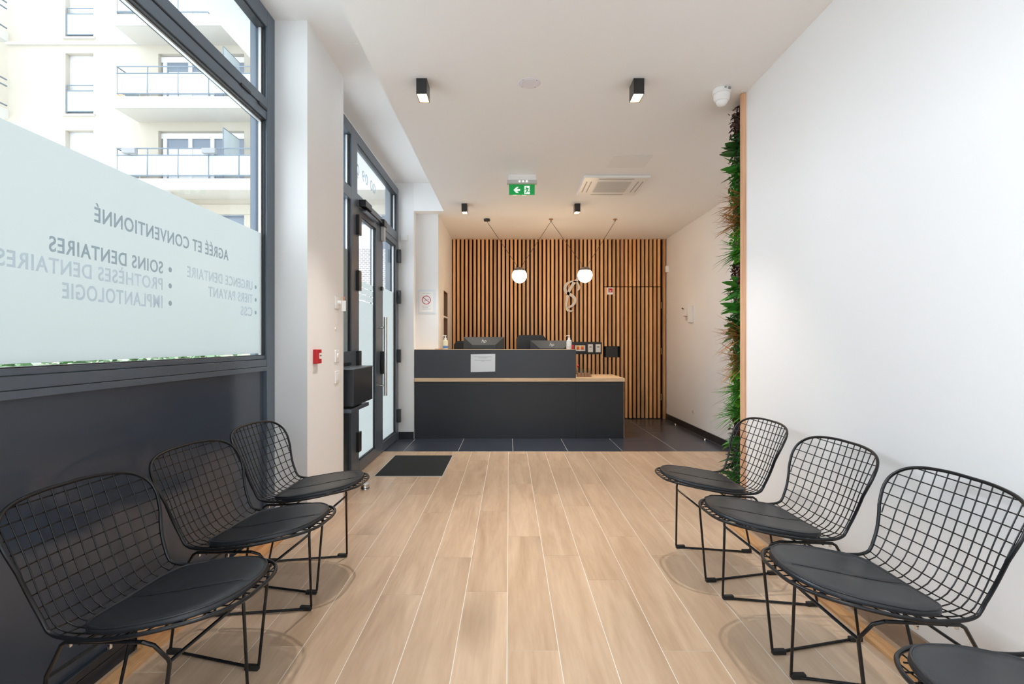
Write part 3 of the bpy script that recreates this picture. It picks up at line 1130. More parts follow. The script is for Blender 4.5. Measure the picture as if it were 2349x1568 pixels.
def office_chair(x, y, w, ztop, lab):
    t = thing('office_chair', lab, 'chair', (x, y, 0.001))
    t['group'] = 'office chairs behind the desk'
    x0, x1 = x - w / 2, x + w / 2
    mb = MB()
    c = 0.055
    mb.prism([(x0, y, ztop - 0.50), (x1, y, ztop - 0.50), (x1, y, ztop - c), (x1 - c * .7, y, ztop - 0.008), (x1 - c * 1.1, y, ztop), (x0 + c * 1.1, y, ztop), (x0 + c * .6, y, ztop - 0.008), (x0, y, ztop - c)], (0, 0.06, 0))
    mb.build('backrest', M['leather'], t)
    MB().box(x - 0.24, x + 0.24, y - 0.46, y - 0.02, 0.45, 0.53, 0.03, 3).build('seat', M['leather'], t, smooth=True)
    mb = MB().box(x - 0.03, x + 0.03, y - 0.02, y + 0.09, 0.44, 0.47)
    mb.box(x - 0.03, x + 0.03, y + 0.062, y + 0.09, 0.44, ztop - 0.3)
    mb.build('back_bracket', M['plastic_b'], t)
    MB().tube([(x, y - 0.24, 0.08), (x, y - 0.24, 0.45)], 0.025, 12).build('gas_column', M['plastic_b'], t, smooth=True)
    for k in range(5):
        a = 2 * PI * k / 5 + 0.3
        ex, ey = x + 0.28 * math.cos(a), y - 0.24 + 0.28 * math.sin(a)
        MB().tube([(x, y - 0.24, 0.10), (ex, ey, 0.075)], [0.022, 0.014], 8).build('leg', M['plastic_b'], t, smooth=True)
        MB().lathe((ex, ey - 0.012, 0.0265), [(.0, 0), (.026, 0), (.026, .024), (.0, .024)], 14, 'y').build('castor', M['rubber'], t, smooth=True)


office_chair(0.325, 7.75, 0.44, 1.305, 'black office chair with its backrest showing behind the right monitor')
office_chair(-0.59, 7.70, 0.44, 1.218, 'black office chair half hidden behind the left monitor')

# acrylic tray of leaflets and a red tag on the low worktop
t = thing('acrylic_tray', 'clear acrylic leaflet holder on the low oak worktop', 'holder', (0.95, 6.80, 0.7525))
mb = MB()
mb.box(0.87, 1.06, 6.74, 6.743, 0.7525, 0.835)
mb.box(0.87, 1.06, 6.86, 6.863, 0.7525, 0.86)
mb.box(0.87, 0.873, 6.743, 6.86, 0.7525, 0.835)
mb.box(1.057, 1.06, 6.743, 6.86, 0.7525, 0.835)
mb.build('tray_walls', M['clearp'], t)
mb = MB()
for k in range(4):
    mb.box(0.885 + 0.042 * k, 0.92 + 0.042 * k, 6.75, 6.85, 0.7535, 0.80)
mb.build('leaflets', M['copper'], t)
tag(MB().lathe((0.850, 6.60, 0.90), [(0, 0), (.018, .001), (.018, .02), (0, .021)], 14, 'x').build('red_button', M['red'], origin=(0.85, 6.60, 0.90)),
    'small round red button on the end of the upper desk', 'button').location.x = 0.829 + 0.021

# ---- slatted wall
sl = thing('slatted_wall_panel', 'wall cladding of vertical larch slats on black felt', 'wall cladding', (0.78, 8.24, 0))
MB().box(-0.898, 2.468, 8.301, 8.319, 0.0, HM - 0.001).build('backing', M['slatback'], sl)
PT = 0.0643
mb = MB()
rv2 = []
cut_x0, cut_x1 = 1.045, 1.452       # box for the white thermostats (left of the tall slat)
holes = [(0.96, 1.435, 1.012, 1.205), (1.50, 1.712, 0.962, 1.137)]
x = 2.455 - 0.0385
i = 0
door_slats = []
while x > -0.90:
    segs = [(0.0, HM - 0.002)]
    for a, b, c, d in holes:
        if a - 0.01 < x + 0.019 < b + 0.01:
            segs = [q for s0, s1 in segs for q in ((s0, min(s1, c)), (max(s0, d), s1)) if q[1] - q[0] > 0.01]
    xc = x + 0.019
    indoor = 1.515 < xc < 2.375
    for s0, s1 in segs:
        if indoor:
            if s0 < 2.07 < s1:
                door_slats.append((x, s0 + (0.01 if s0 == 0 else 0), 2.064))
                parts = [(2.076, s1)]
            elif s1 < 2.07:
                door_slats.append((x, s0 + (0.01 if s0 == 0 else 0), s1))
                parts = []
            else:
                parts = [(s0, s1)]
        else:
            parts = [(s0, s1)]
        for p0, p1 in parts:
            n0 = len(mb.bm.faces)
            mb.box(x, x + 0.037, 8.24, 8.3, p0, p1)
            r = rng.random()
            rv2 += [r] * (len(mb.bm.faces) - n0)
    x -= PT
    if 2.36 < x + 0.019 < 2.40:
        x -= 0.018
o = mb.build('slats', M['slat'], sl)
set_rnd(o.data, rv2)
dd = thing('door_2', 'hidden door faced with larch slats', 'door', (1.95, 8.24, 0), kind='structure')
mb = MB()
rv3 = []
for x, a, b in door_slats:
    mb.box(x, x + 0.037, 8.239, 8.299, a, b)
    rv3 += [rng.random()] * 6
o = mb.build('slats', M['slat'], dd)
set_rnd(o.data, rv3)
for z in (0.34, 1.06, 1.78):
    MB().lathe((2.392, 8.262, z), [(.007, -0.05), (.007, 0.05)], 10).build('hinge', M['grey'], dd, smooth=True)
# black plate with controls, black box
cp = thing('control_plate', 'black plate with switches set into the slats', 'control panel', (1.2, 8.25, 1.1))
MB().box(0.975, 1.452, 8.238, 8.284, 1.016, 1.201).build('plate', M['plastic_b'], cp)
tb = thing('isolator_switch', 'white double switch with two orange rotary knobs on the black plate', 'switch', (1.09, 8.237, 1.1))
MB().box(1.03, 1.188, 8.20, 8.2379, 1.062, 1.152, 0.004).build('switch_body', M['plastic_w'], tb)
for xx in (1.073, 1.143):
    k = MB().box(xx - 0.024, xx + 0.024, 8.196, 8.1995, 1.085, 1.142, 0.001).build('yellow_plate', M['yellow'], tb)
    MB().lathe((xx, 8.196, 1.108), [(.022, 0), (.020, -0.014), (0, -0.015)], 16, 'y').build('knob', M['orange'], tb, smooth=True)
for xx, lab in ((1.272, 'white wall thermostat beside the orange knobs'), (1.392, 'white wall thermostat at the right end of the black plate')):
    t = thing('thermostat', lab, 'thermostat', (xx, 8.237, 1.1), 'thermostats on the black plate')
    MB().box(xx - 0.039, xx + 0.039, 8.215, 8.2375, 1.043, 1.168, 0.003).build('thermostat_body', M['plastic_w'], t)
    MB().box(xx - 0.019, xx + 0.019, 8.2135, 8.2155, 1.117, 1.135).build('display', M['grey'], t)
    mb = MB()
    for zz in (1.10, 1.085):
        mb.box(xx - 0.024, xx - 0.006, 8.2138, 8.2155, zz, zz + 0.003)
        mb.box(xx + 0.006, xx + 0.024, 8.2138, 8.2155, zz, zz + 0.003)
    mb.build('buttons', M['lightgrey'], t)
t = thing('flush_box', 'square black flush box in the slatted door', 'box', (1.605, 8.24, 1.05))
MB().box(1.513, 1.703, 8.236, 8.283, 0.966, 1.133, 0.002).build('box_body', M['plastic_b'], t)
MB().box(1.55, 1.70, 8.232, 8.2365, 1.052, 1.060).build('finger_pull', M['black'], t)
# fire notice
t = thing('fire_notice', 'small white and red fire notice on the slats', 'notice', (1.57, 8.237, 1.99))
X0, X1 = P(1393, 0, 8.23)[0], P(1406.5, 0, 8.23)[0]
MB().box(X0, X1, 8.2365, 8.2385, 1.948, 2.058).build('plate', M['plastic_w'], t)
mb = MB()
mb.box(X0 + .016, X1 - .008, 8.2355, 8.2367, 1.982, 2.044)
mb.build('red_field', M['red'], t)
mb = MB()
mb.box(X0 + .024, X0 + .036, 8.2348, 8.2357, 1.99, 2.012)
mb.prism([(X0 + .02, 8.2348, 2.026), (X0 + .036, 8.2348, 2.026), (X0 + .028, 8.2348, 2.038)], (0, .0008, 0))
mb.box(X0 + .048, X0 + .062, 8.2348, 8.2357, 1.99, 2.014)
mb.build('pictogram', M['plastic_w'], t)
# cream emblem
t = thing('wall_emblem', 'cream looping emblem like a figure eight fixed on the slats', 'emblem', (1.0, 8.2, 1.9))
z13 = 13.067


def LP(zx, zy, Y=8.195):
    return P(1240 + zx / z13, 620 + zy / z13, Y)


st1 = [(1180, 205), (1090, 285), (1010, 365), (930, 480), (865, 600), (828, 700), (800, 820), (775, 950), (772, 1060), (790, 1140), (830, 1200), (885, 1222), (940, 1208), (992, 1178)]
w1_ = [60, 72, 78, 75, 70, 70, 72, 62, 58, 66, 62, 50, 34, 10]
st2 = [(1090, 600), (1135, 560), (1152, 500), (1130, 420), (1075, 350), (990, 325), (900, 335), (820, 375), (760, 445), (733, 530), (750, 615), (810, 680), (880, 715), (960, 765), (1020, 830), (1035, 900), (1010, 980), (950, 1050), (870, 1090), (800, 1105)]
w2_ = [34, 60, 60, 52, 44, 40, 46, 58, 72, 84, 84, 80, 78, 78, 80, 80, 74, 62, 48, 40]
mb = MB()
for st, ww in ((st1, w1_), (st2, w2_)):
    pts = catmull([LP(a, b) for a, b in st], 5)
    wv = catmull([(w,) for w in ww], 5)
    mb.ribbon(pts, [1.15 * w[0] / z13 * 8.195 / F for w in wv], 0.006)
mb.build('emblem_stroke', M['logo'], t)
mb = MB()
for zx, zy in ((820, 690), (1000, 830), (960, 420), (790, 1100)):
    p = LP(zx, zy)
    mb.tube([(p[0], 8.20, p[2]), (p[0], 8.24, p[2])], 0.006, 8)
mb.build('standoff', M['logo'], t)

# ---- pendant pair
GL = [(0.135, 2.074), (0.998, 2.079)]
CAN = [(-0.293, 'black'), (0.551, 'copper'), (1.395, 'copper')]
YP = 6.916
R_ = 0.096
for i, (gx, gz) in enumerate(GL):
    lab = 'lit opal globe pendant in front of the slats, ' + ('left one above the desk' if i == 0 else 'right one above the cream emblem')
    t = thing('pendant_lamp', lab, 'lamp', (gx, YP, gz), 'opal globe pendants over the desk')
    pr_ = []
    for k in range(0, 22):
        a = -PI / 2 + (PI / 2 + 0.70) * k / 21
        pr_.append((R_ * math.cos(a), R_ * math.sin(a)))
    pr_[0] = (0, -R_)
    MB().lathe((gx, YP, gz), pr_, 28).build('globe', M['bulb'], t, smooth=True)
    zt = R_ * math.sin(0.70)
    MB().lathe((gx, YP, gz + zt + 0.001), [(R_ * .775, 0), (R_ * .72, .020), (R_ * .56, .036), (R_ * .28, .046), (0, .048)], 28).build('cap', M['cap'], t, smooth=True)
    top = gz + zt + 0.03
    for sd, ci in ((-1, i), (1, i + 1)):
        cx = CAN[ci][0]
        MB().tube([(gx + sd * 0.032, YP, top - 0.008), (gx + sd * 0.040, YP, top + 0.045), (gx + sd * 0.046, YP, top + 0.06)] +
                  [(gx + sd * 0.046 + (cx - sd * 0.012 - gx - sd * 0.046) * q, YP, top + 0.06 + (HM - 0.05 - top - 0.06) * q) for q in (0.25, 0.5, 0.75, 1.0)] + [(cx - sd * 0.004, YP, HM - 0.03)],
                  0.0028, 6).build('cable', M['cable'], t, smooth=True)
        MB().tube([(gx + sd * 0.032, YP, top - 0.010), (gx + sd * 0.041, YP, top + 0.030)], 0.0065, 8).build('cable_grip', M['cap'], t, smooth=True)
for cx, kind in CAN:
    lab = {(-0.293): 'black ceiling rose holding the left pendant cable', 0.551: 'small copper ceiling hook between the two pendants', 1.395: 'small copper ceiling hook at the right end of the pendant cable'}[cx]
    if kind == 'black':
        tag(MB().lathe((cx, YP, HM - 0.028), [(0, -0.004), (.012, -0.004), (.040, 0), (.042, .004), (.042, .027)], 22).build('ceiling_rose', M['black'], origin=(cx, YP, HM - 0.001), smooth=True), lab, 'ceiling rose')
    else:
        t = thing('ceiling_hook', lab, 'ceiling hook', (cx, YP, HM - 0.001), 'copper hooks of the pendant cables')
        MB().lathe((cx, YP, HM - 0.011), [(0, 0), (.030, 0), (.026, .010)], 20).build('rose_plate', M['copper'], t, smooth=True)
        MB().tube([(cx, YP, HM - 0.011), (cx, YP, HM - 0.034)], 0.006, 8).build('pin', M['cable'], t, smooth=True)

# ---- ceiling spots
def spot(x, y, lab, power=56.0):
    t = thing('ceiling_spot', lab, 'spotlight', (x, y, HM - 0.0005), 'black rectangular ceiling spots')
    w, d, h = 0.0325, 0.060, 0.097
    mb = MB()
    th = 0.003
    z0, z1 = HM - h, HM - 0.0005
    mb.box(x - w, x + w, y - d, y - d + th, z0, z1)
    mb.box(x - w, x + w, y + d - th, y + d, z0, z1)
    mb.box(x - w, x - w + th, y - d + th, y + d - th, z0, z1)
    mb.box(x + w - th, x + w, y - d + th, y + d - th, z0, z1)
    mb.box(x - w + th, x + w - th, y - d + th, y + d - th, z1 - 0.02, z1)
    mb.build('housing', M['black'], t)
    mb = MB()
    e = th + 0.0005
    zi = z0 + 0.003
    for q in ((x - w + e, x + w - e, y - d + e, y - d + e + .001), (x - w + e, x + w - e, y + d - e - .001, y + d - e), (x - w + e, x - w + e + .001, y - d + e, y + d - e), (x + w - e - .001, x + w - e, y - d + e, y + d - e)):
        mb.box(*q, zi, z1 - 0.021)
    mb.build('reflector', M['gold'], t)
    for yy in (y - 0.027, y + 0.028):
        MB().lathe((x, yy, z0 + 0.022), [(0, 0), (.020, .001), (.023, .006), (.023, .03)], 18).build('bulb', M['spotbulb'], t, smooth=True)
    l = bpy.data.lights.new('spot_light', 'SPOT')
    l.energy = power
    l.spot_size = math.radians(78)
    l.spot_blend = 0.8
    l.shadow_soft_size = 0.02
    l.color = (1.0, 0.92, 0.84)
    o = bpy.data.objects.new('spot_light', l)
    o.location = (0, 0, -h - 0.004)
    C.objects.link(o)
    o.parent = t
    return t


spot(-0.54, 3.296, 'black ceiling spot, left one of the near pair')
spot(0.80, 3.296, 'black ceiling spot, right one of the near pair')
spot(-0.525, 6.204, 'black ceiling spot near the black ceiling rose')
spot(0.80, 6.204, 'black ceiling spot above the right globe pendant')
spot(-0.54, 0.4, 'added black ceiling spot, unseen above the camera to the left')  # from here on the spots are unseen, added to brighten the room
spot(0.80, 0.4, 'added black ceiling spot, unseen above the camera to the right')
spot(0.13, -1.6, 'added black ceiling spot, unseen behind the camera')
# ---- speaker disc
t = thing('ceiling_speaker', 'round white ceiling disc between the two near spots', 'ceiling disc', (0.127, 3.298, HM))
MB().lathe((0.127, 3.298, HM - 0.005), [(0, 0), (.052, 0), (.054, .0015), (.068, .002), (.071, .0045)], 36).build('disc', M['plastic_l'], t, smooth=True)
mb = MB()
for a in (0.9, 2.4, 4.0, 5.5):
    mb.box(0.127 + .061 * math.cos(a) - .003, 0.127 + .061 * math.cos(a) + .003, 3.298 + .061 * math.sin(a) - .002, 3.298 + .061 * math.sin(a) + .002, HM - 0.0045, HM - 0.003)
mb.build('screws', M['grey'], t)
# ---- detector dome
dx, dy = 1.37, 3.385
t = thing('dome_detector', 'white dome detector on the ceiling beside the plant wall', 'detector', (dx, dy, HM))
MB().lathe((dx, dy, HM - 0.03), [(0, 0), (.053, 0), (.058, .006), (.056, .029)], 30).build('mount', M['plastic_w'], t, smooth=True)
MB().lathe((dx, dy, HM - 0.075), [(0, 0), (.040, .0), (.046, .006), (.050, .018), (.052, .044)], 30).build('collar', M['plastic_w'], t, smooth=True)
MB().lathe((dx, dy, HM - 0.108), [(0, 0), (.014, .002), (.027, .009), (.034, .020), (.037, .032)], 26).build('lens', M['plastic_w'], t, smooth=True)
mb = MB().box(dx + .018, dx + .034, dy - .062, dy - .05, HM - 0.02, HM - 0.008)
mb.box(dx - .006, dx + .006, dy - .062, dy - .052, HM - 0.014, HM - 0.007)
mb.build('tab', M['grey'], t)
# ---- emergency exit sign
SY = 5.11
t = thing('exit_sign', 'green running man exit sign with left arrow hanging from the ceiling', 'exit sign', (0.127, SY, HM))
MB().box(-0.010, 0.262, SY - 0.03, SY + 0.03, HM - 0.055, HM - 0.0005, 0.004).build('housing', M['plastic_w'], t)
MB().box(-0.022, 0.270, SY - 0.034, SY + 0.034, HM - 0.087, HM - 0.0555, 0.004).build('diffuser', M['lightgrey'], t)
mb = MB()
for xx in (0.10, 0.135, 0.17):
    mb.lathe((xx, SY - 0.0345, HM - 0.070), [(.006, 0), (.004, -.003), (0, -.004)], 10, 'y')
mb.build('led', M['led'], t)
sx0, sx1, sz0, sz1 = P(1168, 0, SY)[0], P(1226.3, 0, SY)[0], P(0, 446.8, SY)[2], P(0, 423, SY)[2]
MB().box(sx0 - .003, sx1 + .003, SY - 0.001, SY + 0.004, sz0 - .002, HM - 0.0875).build('carrier_plate', M['clearp'], t)
sg = MB().box(sx0, sx1, SY - 0.0035, SY - 0.0015, sz0, sz1).build('sign_panel', M['signgreen'], t)


def SG(zx, zy):
    return P(1150 + zx / 22.4, 390 + zy / 22.4, SY - 0.0045)


mb = MB()
mb.prism([SG(*q) for q in ((625, 1015), (790, 860), (895, 860), (800, 960), (965, 965), (965, 1060), (800, 1060), (895, 1165), (760, 1165))], (0, .0008, 0))
mb.prism([SG(*q) for q in ((1180, 810), (1455, 810), (1455, 1060), (1470, 1230), (1180, 1230))], (0, .0008, 0))
mb.build('white_symbols', M['signwhite'], sg)
mb = MB()


def sgl(pts, w):
    mb.ribbon([tuple(Vector(SG(*q)) - Vector((0, .0012, 0))) for q in pts], [v / 22.4 * SY / F for v in w], 0.0006)


c_ = SG(1280, 880)
mb.lathe((c_[0], c_[1] - .0012, c_[2]), [(.0055, 0), (.0055, .0006)], 14, 'y')
sgl([(1160, 1020), (1240, 985), (1300, 930), (1380, 940), (1425, 1000)], [24, 34, 50, 34, 24])
sgl([(1320, 930), (1330, 1050)], [80, 60])
sgl([(1330, 1040), (1290, 1120), (1240, 1185)], [60, 44, 38])
sgl([(1330, 1030), (1375, 1110), (1470, 1115)], [50, 36, 28])
mb.build('running_man', M['signgreen'], sg)
# ---- ceiling air conditioner
t = thing('ceiling_air_conditioner', 'square white cassette air conditioner recessed in the ceiling', 'air conditioner', (1.055, 5.41, HM))
ax0, ax1, ay0, ay1 = 0.73, 1.378, 5.10, 5.725
MB().box(ax0, ax1, ay0, ay1, HM - 0.026, HM - 0.0005, 0.008).build('fascia', M['plastic_w'], t)
mb = MB()
mb.box(ax0 + .15, ax1 - .15, ay0 + .13, ay1 - .13, HM - 0.0275, HM - 0.0262)
M['grille'] = mat('grille', (0.74, 0.74, 0.72, 1), 0.5)
M['slot'] = mat('slot', (0.42, 0.41, 0.40, 1), 0.5)
gr = mb.build('intake_grille', M['grille'], t)
mb = MB()
for k in range(14):
    yy = ay0 + .14 + k * (ay1 - ay0 - .28) / 13
    mb.box(ax0 + .16, ax1 - .16, yy - .003, yy + .003, HM - 0.0285, HM - 0.0276)
mb.build('grille_bars', M['slot'], gr)
mb = MB()
for xx in (ax0 + .045, ax0 + .09, ax1 - .09, ax1 - .045):
    mb.box(xx - .006, xx + .006, ay0 + .13, ay1 - .13, HM - 0.0275, HM - 0.0262)
for yy in (ay0 + .05, ay1 - .05):
    mb.box(ax0 + .15, ax1 - .15, yy - .008, yy + .008, HM - 0.0275, HM - 0.0262)
mb.build('air_slots', M['slot'], t)
tag(MB().box(0.905, 1.255, 4.557, 4.886, HM - 0.004, HM - 0.0005, 0.001).build('access_panel', M['wall'], origin=(1.08, 4.72, HM)), 'flat white access panel in front of the air conditioner', 'access panel')
tag(MB().box(-1.13, -0.815, 3.473, 3.67, HL - 0.004, HL - 0.0005, 0.001).build('access_panel', M['ceil'], origin=(-0.97, 3.57, HL)), 'white hatch in the higher ceiling next to the pier', 'access panel')

# ---- pier fittings
px_ = -1.24
t = thing('fire_call_point', 'red fire alarm call point on the white pier', 'alarm', (px_, 3.36, 1.105))
MB().box(px_ + .0005, px_ + .028, 3.318, 3.398, 1.058, 1.148, 0.003).build('alarm_body', M['red'], t)
MB().box(px_ + .0282, px_ + .030, 3.352, 3.392, 1.088, 1.126).build('press_plate', M['plastic_w'], t)
mb = MB().lathe((px_ + .0302, 3.372, 1.108), [(.006, 0), (.005, .001)], 10, 'x')
mb.prism([(px_ + .0302, 3.356, 1.104), (px_ + .0302, 3.356, 1.112), (px_ + .0302, 3.364, 1.108)], (.0006, 0, 0))
mb.prism([(px_ + .0302, 3.388, 1.104), (px_ + .0302, 3.388, 1.112), (px_ + .0302, 3.380, 1.108)], (.0006, 0, 0))
mb.build('press_symbol', M['black'], t)
for z, lab, nm in ((1.096, 'white thermostat dial plate, upper of the two plates by the entrance', 'dial'), (0.945, 'white light switch, lower of the two plates by the entrance', 'rocker')):
    t = thing('wall_switch', lab, 'switch', (px_, 3.77, z), 'white switch plates on the pier')
    MB().box(px_ + .0005, px_ + .010, 3.725, 3.812, z - .043, z + .043, 0.003).build('face_plate', M['plastic_w'], t)
    if nm == 'dial':
        MB().lathe((px_ + .0101, 3.77, z), [(.020, 0), (.018, .008), (0, .009)], 20, 'x').build('dial', M['plastic_w'], t, smooth=True)
    else:
        MB().box(px_ + .0101, px_ + .014, 3.745, 3.795, z - .027, z + .027, 0.002).build('rocker', M['plastic_w'], t)
t = thing('key_switch', 'white key switch plate with a hanging key ring and tag', 'key switch', (px_, 3.77, 1.48))
MB().box(px_ + .0005, px_ + .010, 3.725, 3.812, 1.433, 1.523, 0.003).build('face_plate', M['plastic_w'], t)
MB().lathe((px_ + .0101, 3.78, 1.478), [(.018, 0), (.016, .022), (.009, .024)], 16, 'x').build('key_barrel', M['plastic_w'], t, smooth=True)
mb = MB().tube([(px_ + .032, 3.78, 1.478), (px_ + .055, 3.78, 1.476)], 0.003, 6)
mb.tube([(px_ + .055 + .009 * math.cos(a), 3.78 + .001 * a, 1.470 + .009 * math.sin(a)) for a in [i * PI / 8 for i in range(17)]], 0.0012, 5)
mb.box(px_ + .050, px_ + .053, 3.779, 3.782, 1.425, 1.464)
mb.build('keys', M['chrome'], t, smooth=True)
MB().box(px_ + .036, px_ + .066, 3.776, 3.779, 1.418, 1.494, 0.001).build('key_tag', M['plastic_w'], t)
MB().box(px_ + .048, px_ + .060, 3.774, 3.777, 1.495, 1.522, 0.001).build('remote_fob', M['copper'], t)
tag(MB().lathe((px_ + .0005, 3.745, 1.29), [(.010, 0), (.009, .006), (0, .007)], 14, 'x').build('wall_hook', M['plastic_w'], origin=(px_, 3.745, 1.29), smooth=True), 'tiny white adhesive hook below the key switch', 'hook')

# ---- black letter cabinet behind the pier
t = thing('wall_cabinet', 'low black wall cabinet beside the entrance door behind the pier', 'cabinet', (-1.28, 4.27, 0.85))
MB().box(XD + .0015, -1.185, 4.0, 4.555, 0.705, 0.985, 0.003).build('cabinet_body', M['panel_b'] if 'panel_b' in M else M['plinth_d'], t)
MB().box(XD + .0015, -1.18, 3.99, 4.56, 0.9855, 0.995, 0.002).build('cabinet_top', M['alu_out'], t)
MB().box(XD + .0015, -1.20, 3.99, 4.50, 0.655, 0.685, 0.004).build('lower_ledge', M['alu'], t)
mb = MB().box(XD + .0015, -1.25, 4.05, 4.45, 0.685, 0.705)
mb.build('bracket', M['black'], t)

# ---- floor mat, door stops
t = thing('door_mat', 'black rectangular entrance mat in a thin metal trim', 'mat', (-0.90, 5.10, 0))
MB().box(-1.198, -0.598, 4.678, 5.530, 0.0005, 0.006).build('mat_pile', M['mat'], t)
mb = MB()
mb.box(-1.206, -0.590, 4.67, 4.678, 0.0005, 0.005)
mb.box(-1.206, -0.590, 5.530, 5.538, 0.0005, 0.005)
mb.box(-1.206, -1.198, 4.678, 5.53, 0.0005, 0.005)
mb.box(-0.598, -0.590, 4.678, 5.53, 0.0005, 0.005)
mb.build('trim', M['lightgrey'], t)
t = thing('door_stop', 'round steel floor door stop beside the left far chair', 'door stop', (-1.17, 4.27, 0.0005))
MB().lathe((-1.17, 4.27, 0.0005), [(0, 0), (.034, 0), (.034, .008), (.033, .010), (.033, .044), (.031, .046), (0, .046)], 26).build('stop_body', M['chrome'], t, smooth=True)
MB().lathe((-1.17, 4.27, 0.012), [(.0345, 0), (.0352, .003), (.0345, .006)], 26).build('rubber_ring', M['rubber'], t, smooth=True)
for x, y, lab in ((2.40, 7.58, 'small steel door stop by the baseboard nearest the slats'), (2.38, 6.38, 'small steel door stop by the baseboard nearest the waiting room')):
    tag(MB().lathe((x, y, 0.0012), [(0, 0), (.018, 0), (.018, .012), (.014, .022), (.006, .028), (0, .029)], 18).build('door_stop', M['chrome'], origin=(x, y, 0.0012), smooth=True), lab, 'door stop', 'steel door stops on the dark tiles')

# ---- no smoking sheet, contact sensor, sensors on the right
ny = 6.659
t = thing('no_smoking_notice', 'white no smoking notice in a plastic sleeve left of the slats', 'notice', (-1.05, ny, 1.65))
x0, x1, z0, z1 = P(958.8, 0, ny)[0], P(999, 0, ny)[0], P(0, 719, ny)[2], P(0, 664, ny)[2]
t['_n'] = 1
MB().box(x0, x1, ny - .003, ny - .0005, z0, z1).build('sleeve', M['paper'], t)
MB().box(x0 + .018, x1 - .03, ny - .0042, ny - .0032, z0 + .02, z1 - .025).build('sheet', M['plastic_w'], t)
cx, cz = P(978.2, 0, ny)[0], P(0, 687.9, ny)[2]
mb = MB()
mb.ribbon([(cx + .052 * math.cos(a), ny - .0052, cz + .052 * math.sin(a)) for a in [i * PI / 20 for i in range(41)]], [0.0085] * 41, .0008)
mb.ribbon([(cx - .037, ny - .0052, cz + .031), (cx + .037, ny - .0052, cz - .031)], [.008, .008], .0008)
mb.build('red_ring', M['signred'], t)
mb = MB()
mb.ribbon([(cx - .032, ny - .0049, cz - .012), (cx + .01, ny - .0049, cz - .004)], [.008, .008], .0005)
mb.ribbon([(cx + .008, ny - .0049, cz + .004), (cx + .02, ny - .0049, cz + .014), (cx + .034, ny - .0049, cz + .006), (cx + .026, ny - .0049, cz - .006)], [.004, .004, .005, .003], .0005)
for k, (xa, xb) in enumerate(((-.05, .05), (-.055, .05), (-.05, .02), (-.05, .055))):
    zz = (cz + .082, cz - .075, cz - .092, cz - .115)[k]
    mb.box(cx + xa, cx + xb, ny - .0048, ny - .0043, zz, zz + .003)
mb.build('printed_marks', M['print'], t)
p = P(928, 545.5, 6.498)
t = thing('wall_sensor', 'small white box high on the wall beside the entrance hinges', 'sensor', p)
MB().box(p[0] - .045, p[0] + .042, 6.475, 6.4992, p[2] - .036, p[2] + .036, 0.004).build('sensor_body', M['plastic_w'], t)
MB().box(p[0] - .028, p[0] + .025, 6.472, 6.4745, p[2] - .022, p[2] + .022, 0.001).build('cover', M['plastic_w'], t)
t = thing('wall_sensor', 'small white motion sensor at the corner right of the slats', 'sensor', (2.465, 8.15, 2.33))
MB().box(2.425, 2.4695, 8.12, 8.18, 2.285, 2.385, 0.008).build('sensor_body', M['plastic_w'], t)
MB().box(2.4235, 2.4255, 8.14, 8.15, 2.305, 2.315).build('sensor_eye', M['grey'], t)
RX = 2.4695
t = thing('intercom', 'white intercom handset unit with a red marked card on the right wall', 'intercom', (RX, 6.95, 1.57))
yb = 2.47 * F / (1586 - 1168)
yc = 2.47 * F / (1597 - 1168)
MB().box(RX - .035, RX, 7.03, 7.16, 1.46, 1.69, 0.006).build('intercom_body', M['plastic_w'], t)
MB().box(RX - .042, RX - .0352, 7.04, 7.15, 1.465, 1.685, 0.006).build('front_cover', M['plastic_w'], t)
t = thing('alarm_sounder', 'small white wall unit with a red line beside the intercom', 'alarm', (RX, 7.27, 1.6))
MB().box(RX - .045, RX, 7.20, 7.31, 1.555, 1.66, 0.006).build('unit_body', M['plastic_w'], t)
MB().box(RX - .02, RX, 7.20, 7.31, 1.50, 1.553, 0.003).build('lower_card', M['lightgrey'], t)
MB().box(RX - .046, RX - .0452, 7.20, 7.31, 1.557, 1.563).build('red_line', M['signred'], t)
MB().tube([(RX - .03, 7.31, 1.65), (RX - .05, 7.36, 1.675)], 0.008, 8).build('aerial', M['black'], t, smooth=True)
t = thing('wall_socket', 'white wall socket low on the right wall', 'socket', (RX, 7.05, 0.27))
MB().box(RX - .008, RX, 7.01, 7.09, 0.225, 0.305, 0.003).build('face_plate', M['plastic_w'], t)
MB().lathe((RX - .0095, 7.05, 0.265), [(.020, 0), (.020, .001)], 18, 'x').build('outlet', M['lightgrey'], t)

# ================================================================ PLANT WALL
pw = thing('plant_wall', 'narrow artificial plant wall of grasses and leaves beside the pine post', 'plant wall', (1.6, 3.58, 0))
MB().box(1.592, 1.6195, 3.452, 3.72, 0.002, HM - 0.03).build('backing', M['plastic_b'], pw)
prng = random.Random(3)


def blade(mb, base, d, L, w, droop, segs=5, curl=0.0):
    """a leaf as a folded strip"""
    d = Vector(d).normalized()
    side = d.cross(Vector((0, 0, 1)))
    if side.length < .1:
        side = Vector((0, 1, 0))
    side.normalize()
    rot = Matrix.Rotation(prng.uniform(-0.9, 0.9), 3, d)
    side = rot @ side
    up = side.cross(d)
    pts = []
    for i in range(segs + 1):
        t = i / segs
        c = Vector(base) + d * L * t + Vector((0, 0, -droop * L * t * t)) + side * curl * math.sin(t * 3)
        wd = w * math.sin(PI * min(1, (t * 0.92 + 0.06))) ** 0.8
        pts.append((c - side * wd / 2, c - up * wd * 0.18, c + side * wd / 2))
    V = [[mb.bm.verts.new(q) for q in row] for row in pts]
    for A, B in zip(V, V[1:]):
        mb.bm.faces.new((A[0], A[1], B[1], B[0]))
        mb.bm.faces.new((A[1], A[2], B[2], B[1]))


